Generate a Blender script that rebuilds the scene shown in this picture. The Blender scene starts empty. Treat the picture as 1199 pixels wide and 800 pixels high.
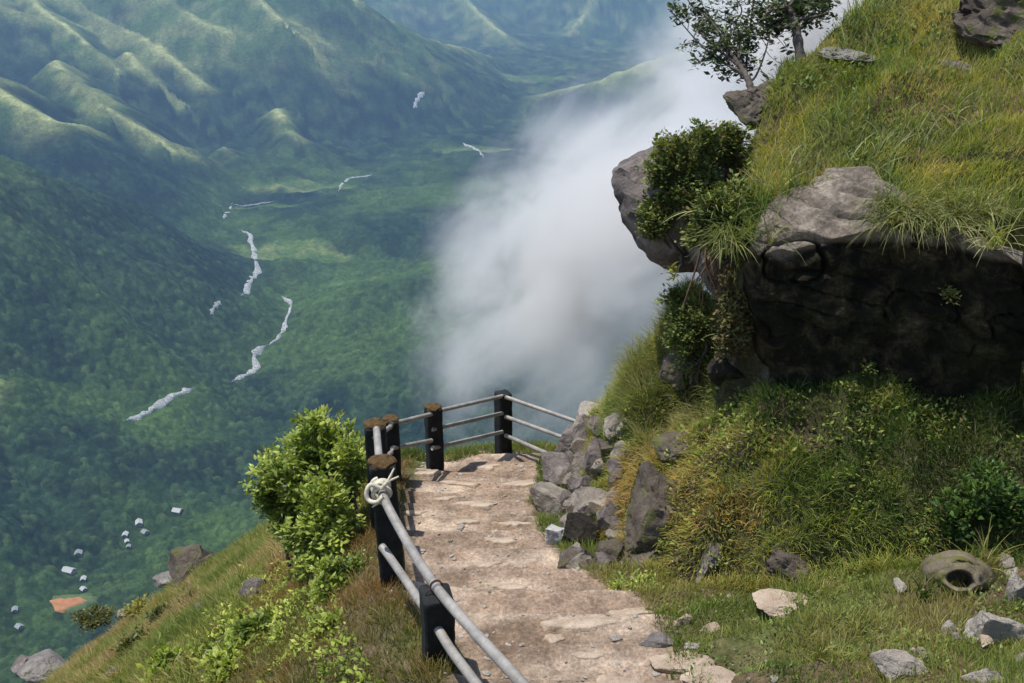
import bpy, math
import numpy as np
from mathutils import Vector
rng = np.random.default_rng(7)
scene = bpy.context.scene
COL = scene.collection
R = math.radians
PITCH = R(24.0); CP, SP = math.cos(PITCH), math.sin(PITCH); F = 1120.0

def ray(px, py):
    u = (px - 599.5) / F; v = (py - 400) / F
    return np.array([u, CP - v * SP, -SP - v * CP])
def P(px, py, zc): return ray(px, py) * zc

# ------------------------------------------------------------------ noise
def _h(ix, iy, iz, seed):
    n = (ix * 374761393 + iy * 668265263 + iz * 2147483647 + seed * 974634777) & 0xFFFFFFFF
    n = ((n ^ (n >> 13)) * 1274126177) & 0xFFFFFFFF
    n = ((n ^ (n >> 16)) * 2246822519) & 0xFFFFFFFF
    return ((n ^ (n >> 15)) & 0xFFFFFF) / float(0xFFFFFF) * 2 - 1
def noise(x, y, z=0.0, seed=0):
    x, y, z = np.broadcast_arrays(np.asarray(x, float), np.asarray(y, float), np.asarray(z, float))
    fx, fy, fz = np.floor(x), np.floor(y), np.floor(z)
    ix, iy, iz = fx.astype(np.int64), fy.astype(np.int64), fz.astype(np.int64)
    x = x - fx; y = y - fy; z = z - fz
    u = x*x*x*(x*(x*6-15)+10); v = y*y*y*(y*(y*6-15)+10); w = z*z*z*(z*(z*6-15)+10)
    def pl(k):
        a = _h(ix, iy, iz+k, seed); b = _h(ix+1, iy, iz+k, seed)
        c = _h(ix, iy+1, iz+k, seed); d = _h(ix+1, iy+1, iz+k, seed)
        return (a + (b-a)*u) + ((c + (d-c)*u) - (a + (b-a)*u)) * v
    p0 = pl(0)
    if not np.any(w): return p0
    return p0 + (pl(1) - p0) * w
def fbm(x, y, z=0.0, oct=4, seed=0, gain=.5):
    s = 0; a = 1.0; f = 1.0; t = 0
    for i in range(oct):
        s = s + a * noise(x*f + 17.3*i, y*f - 9.1*i, np.asarray(z)*f + 3.7*i*(0 if np.isscalar(z) and z == 0 else 1), seed+i); t += a
        a *= gain; f *= 2.03
    return s / t
def sstep(a, b, x):
    t = np.clip((x - a) / (b - a), 0, 1); return t*t*(3-2*t)

# ------------------------------------------------------------------ mesh helpers
def mesh_np(name, verts, faces, mat, parent=None, colors=None, smooth=True, fk=None):
    """faces: (n,k) array, k = 3 or 4"""
    verts = np.asarray(verts, np.float32); faces = np.asarray(faces, np.int32)
    me = bpy.data.meshes.new(name)
    me.vertices.add(len(verts)); me.vertices.foreach_set('co', verts.ravel())
    k = faces.shape[1]
    me.loops.add(faces.size); me.loops.foreach_set('vertex_index', faces.ravel())
    me.polygons.add(len(faces)); me.polygons.foreach_set('loop_start', np.arange(0, faces.size, k, dtype=np.int32))
    me.polygons.foreach_set('use_smooth', np.full(len(faces), smooth))
    me.update(calc_edges=True)
    if colors is not None:
        a = me.color_attributes.new('Col', 'FLOAT_COLOR', 'POINT')
        c = np.ones((len(verts), 4), np.float32); c[:, :3] = colors
        a.data.foreach_set('color', c.ravel())
    me.materials.append(mat)
    o = bpy.data.objects.new(name, me); COL.objects.link(o)
    if parent is not None: o.parent = parent
    return o
def empty(name, loc=(0, 0, 0)):
    o = bpy.data.objects.new(name, None); COL.objects.link(o); o.location = loc; o.empty_display_size = .2; return o
def tag(o, label=None, cat=None, group=None, kind=None):
    if label: o['label'] = label
    if cat: o['category'] = cat
    if group: o['group'] = group
    if kind: o['kind'] = kind
    return o
def grid_faces(nu, nv, closed_v=False):
    i = np.arange(nu-1)[:, None]; j = np.arange(nv if closed_v else nv-1)[None, :]
    j2 = (j+1) % nv
    a = i*nv + j; b = (i+1)*nv + j; c = (i+1)*nv + j2; d = i*nv + j2
    return np.stack([a+0*j, b, c, d], -1).reshape(-1, 4)
def catmull(pts, n):
    pts = np.asarray(pts, float); m = len(pts)
    e = np.concatenate([[2*pts[0]-pts[1]], pts, [2*pts[-1]-pts[-2]]])
    t = np.linspace(0, m-1, n); i = np.minimum(t.astype(int), m-2); f = (t-i).reshape((-1,)+(1,)*(pts.ndim-1))
    p0, p1, p2, p3 = e[i], e[i+1], e[i+2], e[i+3]
    return .5*((2*p1) + (-p0+p2)*f + (2*p0-5*p1+4*p2-p3)*f*f + (-p0+3*p1-3*p2+p3)*f**3)
class Geo:
    """collects quads / tris as quads into one mesh"""
    def __init__(s): s.v = []; s.f = []; s.c = []; s.n = 0
    def add(s, v, f, c=None):
        v = np.asarray(v, float); s.v.append(v); s.f.append(np.asarray(f) + s.n); s.n += len(v)
        if c is not None: s.c.append(np.broadcast_to(np.asarray(c, float), (len(v), 3)))
    def tube(s, pts, rad, seg=8, c=None, cap=True):
        pts = np.asarray(pts, float); n = len(pts); rad = np.broadcast_to(np.asarray(rad, float), (n,))
        t = np.gradient(pts, axis=0); t /= np.linalg.norm(t, axis=1)[:, None] + 1e-9
        up = np.array([0.13, .21, .97]); 
        if abs(t[0] @ up) > .9: up = np.array([1., .1, 0])
        rings = []
        for i in range(n):
            a = np.cross(t[i], up); a /= np.linalg.norm(a); b = np.cross(a, t[i])
            up = b
            an = np.arange(seg)*2*math.pi/seg
            rings.append(pts[i] + rad[i]*(np.cos(an)[:, None]*a + np.sin(an)[:, None]*b))
        v = np.concatenate(rings); f = grid_faces(n, seg, True)
        if cap:
            v = np.concatenate([v, pts[:1], pts[-1:]]); k = np.arange(seg); k2 = (k+1) % seg
            o = np.full(seg, n*seg); f1 = np.stack([o, k2, k, k], 1)
            # triangles are written as quads with their first corner split off the centre
            f = np.concatenate([f, np.stack([o, k2, k, k], 1)[:0]])
            s.add(v, f, c); base = s.n - len(v)
            s.tri = getattr(s, 'tri', []); s.tri.append(np.stack([o, k2, k], 1) + base)
            s.tri.append(np.stack([o+1, k+(n-1)*seg, k2+(n-1)*seg], 1) + base)
        else: s.add(v, f, c)
    def build(s, name, mat, parent=None, smooth=True):
        v = np.concatenate(s.v); f = np.concatenate(s.f) if s.f else np.zeros((0, 4), int)
        col = np.concatenate(s.c) if s.c else None
        if f.shape[1] == 4:      # to triangles, so quads and caps live together
            f = np.concatenate([f[:, [0, 1, 2]], f[:, [0, 2, 3]]])
        if hasattr(s, 'tri'): f = np.concatenate([f] + s.tri)
        return mesh_np(name, v, f, mat, parent, col, smooth)
def origin_to(o, loc):
    """move the mesh object's origin to loc without moving its shape"""
    me = o.data; n = len(me.vertices); c = np.empty(n*3, np.float32); me.vertices.foreach_get('co', c)
    c = c.reshape(-1, 3) - np.asarray(loc, np.float32); me.vertices.foreach_set('co', c.ravel()); me.update()
    o.location = [float(a) for a in loc]

# ------------------------------------------------------------------ materials
def new_mat(name):
    m = bpy.data.materials.new(name); m.use_nodes = True; nt = m.node_tree; nt.nodes.clear()
    out = nt.nodes.new('ShaderNodeOutputMaterial'); b = nt.nodes.new('ShaderNodeBsdfPrincipled')
    nt.links.new(b.outputs[0], out.inputs[0]); b.inputs['Roughness'].default_value = .85
    b.inputs['Specular IOR Level'].default_value = .25
    return m, nt, b, out
def N(nt, typ, **kw):
    n = nt.nodes.new(typ)
    for k, v in kw.items():
        if k.startswith('i_'):
            key = k[2:]; key = int(key) if key.isdigit() else key.replace('_', ' ')
            n.inputs[key].default_value = v
        else: setattr(n, k, v)
    return n
def ramp(nt, stops, fac):
    r = nt.nodes.new('ShaderNodeValToRGB'); e = r.color_ramp.elements
    while len(e) > 1: e.remove(e[-1])
    e[0].position = stops[0][0]; e[0].color = (*stops[0][1], 1)
    for p, c in stops[1:]:
        q = e.new(p); q.color = (*c, 1)
    nt.links.new(fac, r.inputs[0]); return r.outputs[0]
def mixc(nt, fac, a, b, mode='MIX'):
    n = N(nt, 'ShaderNodeMix', data_type='RGBA', blend_type=mode)
    for sock, val in ((n.inputs[0], fac), (n.inputs[6], a), (n.inputs[7], b)):
        if isinstance(val, (int, float)): sock.default_value = val
        elif isinstance(val, tuple): sock.default_value = (*val, 1)
        else: nt.links.new(val, sock)
    return n.outputs[2]
def tex(nt, scale, detail=6, rough=.6, coord='Object', typ='noise', dist=0):
    tc = N(nt, 'ShaderNodeTexCoord')
    if typ == 'noise':
        t = N(nt, 'ShaderNodeTexNoise', i_Scale=scale, i_Detail=detail, i_Roughness=rough, i_Distortion=dist)
    else:
        t = N(nt, 'ShaderNodeTexVoronoi', i_Scale=scale)
    nt.links.new(tc.outputs[coord], t.inputs['Vector']); return t
def bump(nt, b, h, strength, dist, prev=None):
    n = N(nt, 'ShaderNodeBump', i_Strength=strength, i_Distance=dist)
    nt.links.new(h, n.inputs['Height'])
    if prev is not None: nt.links.new(prev.outputs[0], n.inputs['Normal'])
    nt.links.new(n.outputs[0], b.inputs['Normal']); return n

def rock_mat(name, c1, c2, c3, moss=0.0, scale=3.0, rough=.85, bumpd=.05, mosscol=(.10, .11, .03)):
    m, nt, b, _ = new_mat(name); L = nt.links
    big = tex(nt, scale*.6, 5, .6); med = tex(nt, scale*3.1, 8, .7, dist=.6); fine = tex(nt, scale*14, 5, .75)
    c = ramp(nt, [(.3, c1), (.5, c2), (.68, c3)], med.outputs[0])
    c = mixc(nt, .55, c, ramp(nt, [(.35, c1), (.62, c3)], big.outputs[0]))
    sp = ramp(nt, [(.60, (0, 0, 0)), (.68, (1, 1, 1))], fine.outputs[0])
    spm = N(nt, 'ShaderNodeMath', operation='MULTIPLY', i_1=.45); L.new(sp, spm.inputs[0])
    c = mixc(nt, spm.outputs[0], c, tuple(min(1, x*1.7) for x in c3))
    dk = ramp(nt, [(.33, (1, 1, 1)), (.41, (0, 0, 0))], fine.outputs[0])
    dm = N(nt, 'ShaderNodeMath', operation='MULTIPLY', i_1=.6); L.new(dk, dm.inputs[0])
    c = mixc(nt, dm.outputs[0], c, tuple(x*.4 for x in c1))
    if moss > 0:
        mt = tex(nt, scale*1.4, 7, .7, dist=.4); lo = .62 - moss*.35
        mf = ramp(nt, [(lo, (0, 0, 0)), (lo+.08, (1, 1, 1))], mt.outputs[0])
        c = mixc(nt, mf, c, mixc(nt, fine.outputs[0], tuple(x*.5 for x in mosscol), tuple(x*1.5 for x in mosscol)))
    L.new(c, b.inputs['Base Color']); b.inputs['Roughness'].default_value = rough
    vo = tex(nt, scale*1.7, typ='vor'); vo.feature = 'DISTANCE_TO_EDGE'
    vr = ramp(nt, [(0, (0, 0, 0)), (.06, (1, 1, 1))], vo.outputs['Distance'])
    b1 = bump(nt, b, vr, .25, bumpd*.6); b2 = bump(nt, b, med.outputs[0], .9, bumpd, b1); bump(nt, b, fine.outputs[0], .8, bumpd*.3, b2)
    return m
def leaf_mat(name, trans=.35, rough=.5, spec=.3, tint=(1.25, 1.3, .5)):
    m, nt, b, out = new_mat(name); L = nt.links
    a = N(nt, 'ShaderNodeAttribute', attribute_name='Col'); L.new(a.outputs[0], b.inputs['Base Color'])
    b.inputs['Roughness'].default_value = rough; b.inputs['Specular IOR Level'].default_value = spec
    t = N(nt, 'ShaderNodeBsdfTranslucent'); L.new(mixc(nt, 1.0, a.outputs[0], tint, 'MULTIPLY'), t.inputs[0])
    mx = N(nt, 'ShaderNodeMixShader', i_0=trans); L.new(b.outputs[0], mx.inputs[1]); L.new(t.outputs[0], mx.inputs[2])
    L.new(mx.outputs[0], out.inputs[0]); return m

M = {}
M['grey'] = rock_mat('grey_rock', (.12, .098, .08), (.27, .23, .185), (.47, .41, .335), .05)
M['lilac'] = rock_mat('dark_weathered_rock', (.06, .05, .046), (.155, .128, .115), (.34, .29, .255), .12)
M['black'] = rock_mat('near_black_rock', (.010, .009, .007), (.028, .023, .017), (.07, .055, .04), .30, 2.2, .8, .09, (.022, .024, .009))  # near-black stone with patches of dark moss
M['ledge'] = rock_mat('ledge_rock', (.10, .085, .08), (.20, .18, .165), (.36, .33, .29), .25, 2.2, .8, .06, (.08, .085, .03))
M['pale'] = rock_mat('pale_stone', (.26, .22, .18), (.40, .35, .29), (.56, .51, .44), .05)
M['slab'] = rock_mat('path_slab', (.26, .19, .13), (.42, .32, .23), (.56, .46, .35), 0, 5, .9, .02)
M['white'] = rock_mat('white_stone', (.42, .40, .37), (.58, .56, .52), (.72, .70, .66), 0)
M['brown'] = rock_mat('brown_mossy_rock', (.05, .04, .03), (.12, .09, .07), (.22, .18, .14), .35)
M['grass'] = leaf_mat('grass_blades', .35, .6, .2)
M['leaf'] = leaf_mat('broad_leaves', .35, .42, .35)
M['dleaf'] = leaf_mat('dull_leaves', .22, .6, .2)
def bark():
    m, nt, b, _ = new_mat('bark'); t = tex(nt, 18, 6, .7)
    nt.links.new(ramp(nt, [(.35, (.035, .028, .022)), (.7, (.15, .125, .10))], t.outputs[0]), b.inputs['Base Color'])
    bump(nt, b, t.outputs[0], .8, .01); return m
M['bark'] = bark()
def post_mat():
    m, nt, b, _ = new_mat('black_painted_concrete'); t = tex(nt, 9, 7, .7, dist=.5); t2 = tex(nt, 60, 4, .7)
    c = ramp(nt, [(.35, (.007, .008, .008)), (.6, (.018, .019, .018)), (.78, (.06, .055, .045))], t.outputs[0])
    c = mixc(nt, ramp(nt, [(.64, (0, 0, 0)), (.72, (.7, .7, .7))], t2.outputs[0]), c, (.09, .085, .07))
    nt.links.new(c, b.inputs['Base Color']); b.inputs['Roughness'].default_value = .8
    b1 = bump(nt, b, t.outputs[0], .6, .02); bump(nt, b, t2.outputs[0], .6, .006, b1); return m
M['post'] = post_mat()
def moss_mat():
    m, nt, b, _ = new_mat('brown_moss'); t = tex(nt, 30, 7, .75)
    c = ramp(nt, [(.3, (.03, .018, .008)), (.55, (.11, .065, .025)), (.75, (.19, .15, .05))], t.outputs[0])
    nt.links.new(c, b.inputs['Base Color']); b.inputs['Roughness'].default_value = 1
    bump(nt, b, t.outputs[0], 1, .02); return m
M['moss'] = moss_mat()
def pipe_mat():
    m, nt, b, _ = new_mat('weathered_grey_pipe'); t = tex(nt, 7, 7, .7); t2 = tex(nt, 45, 5, .7)
    c = ramp(nt, [(.35, (.20, .185, .165)), (.6, (.34, .315, .28)), (.8, (.43, .40, .35))], t.outputs[0])
    c = mixc(nt, ramp(nt, [(.60, (0, 0, 0)), (.70, (.8, .8, .8))], t2.outputs[0]), c, (.15, .10, .06))
    nt.links.new(c, b.inputs['Base Color']); b.inputs['Roughness'].default_value = .55; b.inputs['Metallic'].default_value = .15
    bump(nt, b, t2.outputs[0], .4, .004); return m
M['pipe'] = pipe_mat()
def plain(name, c, rough=.8, amt=.25, sc=20):
    m, nt, b, _ = new_mat(name); t = tex(nt, sc, 5, .7)
    nt.links.new(ramp(nt, [(.3, tuple(x*(1-amt) for x in c)), (.7, tuple(min(1, x*(1+amt)) for x in c))], t.outputs[0]), b.inputs['Base Color'])
    b.inputs['Roughness'].default_value = rough; bump(nt, b, t.outputs[0], .4, .3/sc); return m
M['rope'] = plain('frayed_cream_rope', (.55, .50, .38), .95, .35, 90)
M['wire'] = plain('rusty_wire', (.06, .03, .02), .7)

# ------------------------------------------------------------------ valley and mountains
FLOOR = -600.0
def onfloor(px, py, h):
    r = ray(px, py); return r * ((FLOOR + h) / r[2])
RIDGES = [
 (.62, [(-140, -70, 470), (-60, -30, 420), (0, 5, 370), (60, 23, 330), (97, 53, 270), (140, 82, 215), (190, 118, 130), (232, 160, 40)]),
 (.58, [(-200, 0, 430), (-60, 60, 330), (0, 105, 280), (60, 143, 230), (100, 152, 195), (140, 182, 140), (200, 212, 75), (240, 238, 10)]),
 (.60, [(60, 70, 260), (115, 122, 205), (183, 163, 135), (207, 177, 110), (240, 200, 65), (276, 228, 8)]),
 (.55, [(-20, -60, 480), (40, -30, 420), (95, 5, 350), (147, 33, 290), (207, 70, 225), (240, 97, 175), (265, 120, 125), (285, 137, 70)]),
 (.60, [(0, -40, 450), (45, 0, 372), (88, 38, 300), (128, 72, 235), (165, 105, 160), (196, 135, 100)]),
 (.60, [(150, 60, 250), (185, 92, 190), (215, 122, 130), (243, 152, 70), (262, 178, 30)]),
 (.60, [(240, -60, 500), (285, -15, 400), (330, 22, 320), (372, 62, 230), (410, 100, 130), (440, 135, 40)]),
 (.60, [(-60, 180, 290), (0, 240, 210), (50, 272, 165), (110, 305, 115), (165, 335, 70), (210, 358, 25)]),
 (.55, [(100, -60, 500), (150, -30, 430), (195, 0, 365), (247, 30, 305), (293, 48, 262), (350, 87, 170), (400, 124, 50)]),
 (.50, [(330, -60, 500), (370, -30, 430), (420, 0, 355), (467, 23, 285), (500, 43, 220), (540, 55, 150), (600, 74, 40)]),
 (.60, [(318, 128, 115), (345, 157, 90), (367, 174, 50), (388, 196, 5)]),
 (.60, [(262, 176, 70), (290, 200, 45), (314, 224, 8)]),
 (.55, [(-160, 110, 390), (-80, 150, 330), (0, 195, 255), (80, 232, 200), (160, 265, 150), (230, 308, 85), (282, 346, 8)]),
 (.45, [(-120, 270, 240), (-60, 290, 200), (30, 330, 140), (120, 362, 85), (195, 384, 25)]),
 (.35, [(-120, 430, 180), (-40, 450, 140), (40, 470, 80), (110, 500, 20)]),
 (.30, [(330, 395, 5), (400, 350, 45), (480, 330, 55), (560, 320, 60), (700, 330, 80)]),
 (.30, [(330, 275, 5), (380, 262, 35), (460, 255, 50), (540, 250, 55), (640, 250, 80)]),
 (.28, [(430, 210, 5), (480, 190, 30), (560, 195, 50), (680, 190, 60)]),
 (.30, [(520, 120, 5), (600, 118, 60), (700, 95, 130), (800, 60, 220)]),
 (.30, [(380, 480, 5), (440, 440, 50), (520, 420, 60), (640, 400, 90)]),
]
RW = [(s, np.array([onfloor(*p) for p in pts])) for s, pts in RIDGES]
for s, pts in [(.36, [(150, -90), (330, -95), (430, -70), (520, -75), (620, -60), (720, -50), (850, -70), (1050, -60)]),
               (.40, [(500, -40), (545, 0), (575, 30), (610, 62)]), (.40, [(700, -30), (690, 10), (660, 48), (640, 75)])]:
    q = []
    for i, p in enumerate(pts):
        if s == .36: q.append(ray(*p) * (5600 + 300*math.sin(i*2.1)))
        else:
            d = [5300, 4950, 4600, 4200][i]; w = ray(*p) * d; q.append(w)
    RW.append((s, np.array(q)))
def valley(x, y, want=False):
    x = np.asarray(x, float); y = np.asarray(y, float)
    wx = x + 42*fbm(x/330, y/330, oct=4, seed=3); wy = y + 42*fbm(x/330, y/330, oct=4, seed=9)
    K = 9.0
    roll = fbm(x/330, y/330, oct=4, seed=21)
    base = 22 + 26*roll + 9*fbm(x/95, y/95, oct=3, seed=4) + np.clip(np.hypot(x, y)-2500, 0, None)*.008
    acc = np.exp(np.clip(base, -50, 600)/K); best = np.full_like(x, -1e9); cr = np.zeros_like(x); line = np.zeros_like(x)
    for s, q in RW:
        s = s*1.3
        bd = np.full_like(x, 1e9); bh = np.zeros_like(x); bu = np.zeros_like(x); sd_ = np.zeros_like(x); L0 = 0
        for a, b in zip(q[:-1], q[1:]):
            ax, ay = a[:2]; dx, dy = b[0]-ax, b[1]-ay; L2 = dx*dx+dy*dy; ln = math.sqrt(L2)
            t = np.clip(((wx-ax)*dx + (wy-ay)*dy)/L2, 0, 1)
            ex, ey = wx-ax-t*dx, wy-ay-t*dy
            d = np.hypot(ex, ey); h = a[2]-FLOOR + t*(b[2]-a[2])
            m = d*s - h < bd*s - bh
            bd = np.where(m, d, bd); bh = np.where(m, h, bh); bu = np.where(m, L0 + t*ln, bu); sd_ = np.where(m, np.sign(dx*ey-dy*ex), sd_)
            L0 += ln
        u = bu + bd*.35
        gul = noise(u/150, sd_*3.3 + s*50, seed=31) + .55*noise(u/62, sd_*3.3 + bd/900 + s*70, seed=32)
        hh = bh - s*(np.sqrt(bd*bd + 10**2) - 10) + 24*gul*np.clip(bd/150, 0, 1)*np.clip((bh-s*bd)/60, 0, 1)
        acc += np.exp(np.clip(hh, -50, 1200)/K)
        m = hh > best; best = np.where(m, hh, best)
        c = np.exp(-(bd/(26+30*np.clip(roll+.4, 0, 1)))**1.5)*sstep(40, 130, bh) + .45*np.clip(gul-.35, 0, 1)*np.clip(bh/150, 0, 1)
        cr = np.where(m, c, cr); line = np.where(m, np.exp(-((bd+6*noise(u/30, 3.3, seed=44))/11)**2)*sstep(40, 120, bh)*sstep(-.25, .35, noise(u/170, s*9, seed=45)), line)
    z = FLOOR + K*np.log(acc) + 4*fbm(x/45, y/45, oct=3, seed=41)
    if want: return z, cr*(best > base), line*(best > base)
    return z
def worley(x, y, seed=0):
    """distance to the nearest crown centre and a number for each crown"""
    ix = np.floor(x).astype(np.int64); iy = np.floor(y).astype(np.int64); bd = np.full(x.shape, 9.0); bi = np.zeros(x.shape)
    for a in (-1, 0, 1):
        for b in (-1, 0, 1):
            jx, jy = ix+a, iy+b; z = 0*jx
            px = jx + .5 + .45*_h(jx, jy, z, seed); py = jy + .5 + .45*_h(jx, jy, z, seed+1)
            d = (x-px)**2 + (y-py)**2; m = d < bd; bd = np.where(m, d, bd); bi = np.where(m, _h(jx, jy, z, seed+2), bi)
    return np.sqrt(bd), bi
def canopy(x, y, r):
    # crowns of the forest, a few metres of relief
    s = 11 + 0*r; d, i = worley(x/8.5, y/8.5, 7); d2, i2 = worley(x/26, y/26, 17)
    near = np.clip(1.8 - r/1500, 0, 1)
    a = (np.clip(1-d*d*1.6, 0, 1)*(4.2+2.5*i))*near
    b = np.clip(1-d2*d2*1.5, 0, 1)*(2.2+2.5*i2)
    return a + b + noise(x/60, y/60, seed=53)*4, i*near + i2*(1-near)
STRANDS = [([(272, 238), (266, 250), (261, 258)], 9), ([(283, 270), (292, 276), (297, 292), (301, 312), (297, 326), (291, 336), (282, 347)], 15),
               ([(258, 354), (253, 359), (246, 369)], 8), ([(330, 348), (339, 354), (340, 366), (334, 382), (326, 396), (315, 406)], 10),
               ([(314, 405), (303, 410), (297, 420), (300, 432), (290, 439), (271, 449)], 12),
               ([(228, 456), (212, 461), (196, 468), (182, 478), (168, 487), (148, 494)], 13), ([(437, 205), (420, 208), (405, 214), (396, 225)], 12),
               ([(497, 108), (490, 116), (484, 128)], 14), ([(542, 168), (554, 173), (562, 178), (566, 185)], 12), ([(322, 236), (300, 240), (284, 242), (274, 240)], 5)]
HXY = [(163, 614), (170, 625), (147, 628), (149, 636), (151, 642), (92, 650), (81, 670), (98, 680), (98, 692), (208, 600), (18, 716), (23, 736)]
OPEN = [(a, b, 8) for a, b in HXY] + [(a, b+3, 8) for a, b in HXY] + [(66, 710, 34), (66, 720, 26)] + [(*p, w*.9+5) for pts, w in STRANDS for p in pts] + [((p[0]+q[0])/2, (p[1]+q[1])/2, w*.9+5) for pts, w in STRANDS for p, q in zip(pts[:-1], pts[1:])]
def build_valley():
    dep = np.linspace(R(56), R(2.6), 800); rr = 600/np.tan(dep)
    rr = np.concatenate([rr, [16000]])
    az = np.linspace(R(-60), R(44), 1200)
    rg, ag = np.meshgrid(rr, az, indexing='ij')
    x = rg*np.sin(ag); y = rg*np.cos(ag)
    z0, crest, line = valley(x, y, True)
    h = z0 - FLOOR
    n1 = fbm(x/230, y/230, oct=5, seed=61); n2 = fbm(x/38, y/38, oct=4, seed=62)
    up = sstep(60, 330, h + 110*n1 + (x+900)*.10 + (y-2600)*.05)
    g = np.clip(crest*1.1 + .10*n2, 0, 1) + .62*up*(1+.5*n2)
    g = sstep(.12, 1.05, g)*.72
    # meadows on the flats beside the river
    for (px, py, hh, rx, ry) in [(330, 292, 20, 95, 55), (372, 300, 20, 70, 26), (410, 320, 35, 60, 26), (350, 200, 60, 120, 50), (250, 30, 300, 300, 190),
                                 (560, 175, 25, 120, 45), (590, 85, 60, 260, 90), (470, 110, 40, 260, 60), (700, 95, 120, 200, 60), (300, 245, 15, 110, 20)]:
        c = onfloor(px, py, hh); q = ((x-c[0])/rx)**2 + ((y-c[1])/ry)**2 + n2*.9
        g = np.maximum(g, (1 - sstep(.5, 1.2, q))*.75)
    lush = sstep(-.35, .5, fbm(x/260, y/260, oct=4, seed=71))*np.maximum(sstep(2000, 800, rg), .75*sstep(90, 25, h)*sstep(3600, 2200, rg)); lush = np.clip(lush*1.25, 0, 1)*sstep(-700, -250, x+.15*y)
    forest = np.array([.009, .019, .016]); forest2 = np.array([.020, .040, .022]); grass = np.array([.075, .125, .036]); dry = np.array([.24, .26, .10])  # forest tones are also darkened to stand in for cloud shade
    f = forest + (forest2-forest)*sstep(-.6, .7, n2 + .5*noise(x/7, y/7, seed=77))[..., None]
    f = f + (np.array([.060, .105, .024])-f)*(lush*.75)[..., None]
    gg = grass + (dry-grass)*(sstep(-.2, .9, fbm(x/60, y/60, oct=4, seed=81)*1.3 + crest*.9)*.8)[..., None]
    col = f + (gg-f)*g[..., None]
    col = col + (np.array([.34, .36, .15])-col)*(line*.85)[..., None]
    g = np.maximum(g, line)
    open_ = np.zeros_like(x)
    for (px_, py_, rr_) in OPEN:
        c = hit_valley(px_, py_); open_ = np.maximum(open_, np.exp(-(((x-c[0])**2+(y-c[1])**2)/rr_**2)**2))
    cz, ci = canopy(x, y, rg)
    z = z0 + cz*(1-.85*g)*(1-.97*open_)
    tone = 1 + (.38*ci + .25*n2)*(1-.6*g); col = col*tone[..., None]
    yl = np.clip(ci-.55, 0, 1)*1.6*(1-g); col = col*(1-yl[..., None]) + np.array([.055, .085, .03])*yl[..., None]
    z[-1] = z[-2]
    o = mesh_np('valley_terrain', np.stack([x, y, z], -1).reshape(-1, 3), grid_faces(len(rr), len(az))[:, ::-1], valley_mat(), colors=col.reshape(-1, 3))
    tag(o, kind='structure')
def valley_mat():
    m, nt, b, _ = new_mat('forested_valley'); L = nt.links
    a = N(nt, 'ShaderNodeAttribute', attribute_name='Col')
    t = tex(nt, .09, 5, .65); v = tex(nt, .12, typ='vor'); t3 = tex(nt, .35, 4, .7)
    c = mixc(nt, 1.0, a.outputs[0], ramp(nt, [(.28, (.60, .62, .66)), (.5, (.97, .97, .97)), (.72, (1.45, 1.42, 1.3))], t.outputs[0]), 'MULTIPLY')
    c = mixc(nt, .8, c, ramp(nt, [(.3, (.5, .5, .55)), (.7, (1.5, 1.5, 1.4))], t3.outputs[0]), 'MULTIPLY')
    L.new(c, b.inputs['Base Color']); b.inputs['Roughness'].default_value = 1; b.inputs['Specular IOR Level'].default_value = 0
    b2 = bump(nt, b, v.outputs['Distance'], .6, -2.5); bump(nt, b, t3.outputs[0], .6, 1.2, b2)
    return m
def hit_valley(px, py):
    r = ray(px, py); t = np.linspace(500, 6000, 5501)
    z = valley(r[0]*t, r[1]*t) - r[2]*t
    i = int(np.argmax(z > 0)); return r*t[i]

build_valley()

# river: strips of pale boulders and white water
def river():
    g = Geo()
    strands = STRANDS
    for k, (pts, w) in enumerate(strands):
        w3 = np.array([hit_valley(*p) for p in pts]); c = catmull(w3, 60)
        c = c[:, :2]; t = np.gradient(c, axis=0); t /= np.linalg.norm(t, axis=1)[:, None]; nrm = np.stack([-t[:, 1], t[:, 0]], 1)
        s = np.linspace(0, 1, 60); taper = np.clip(np.minimum(s, 1-s)*9, .12, 1)
        nv = 11; u = np.linspace(-1, 1, nv)
        wl = .44*w*taper*(1 + .9*noise(s*17, k*7.3, seed=91)); wr = .44*w*taper*(1 + .8*noise(s*11, k*7.3+50, seed=92))
        ww = np.where(u[None] < 0, wl[:, None], wr[:, None])
        p = c[:, None] + nrm[:, None]*(u[None, :, None]*ww[..., None])
        z = valley(p[..., 0], p[..., 1]) + 2.4 + 1.2*fbm(p[..., 0]/6, p[..., 1]/6, oct=3, seed=5) - 7*np.abs(u[None])**4
        g.add(np.dstack([p, z[..., None]]).reshape(-1, 3), grid_faces(60, nv))
    m, nt, b, _ = new_mat('rocky_white_water'); t = tex(nt, .16, 6, .75); t2 = tex(nt, .5, 3, .7)
    c = ramp(nt, [(.34, (.14, .17, .15)), (.52, (.36, .36, .33)), (.70, (.58, .58, .56))], t.outputs[0])
    c = mixc(nt, ramp(nt, [(.55, (0, 0, 0)), (.62, (1, 1, 1))], t2.outputs[0]), c, (.85, .85, .85))
    nt.links.new(c, b.inputs['Base Color']); bump(nt, b, t2.outputs[0], 1, 3)
    tag(g.build('river', m), kind='structure')
river()

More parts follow.
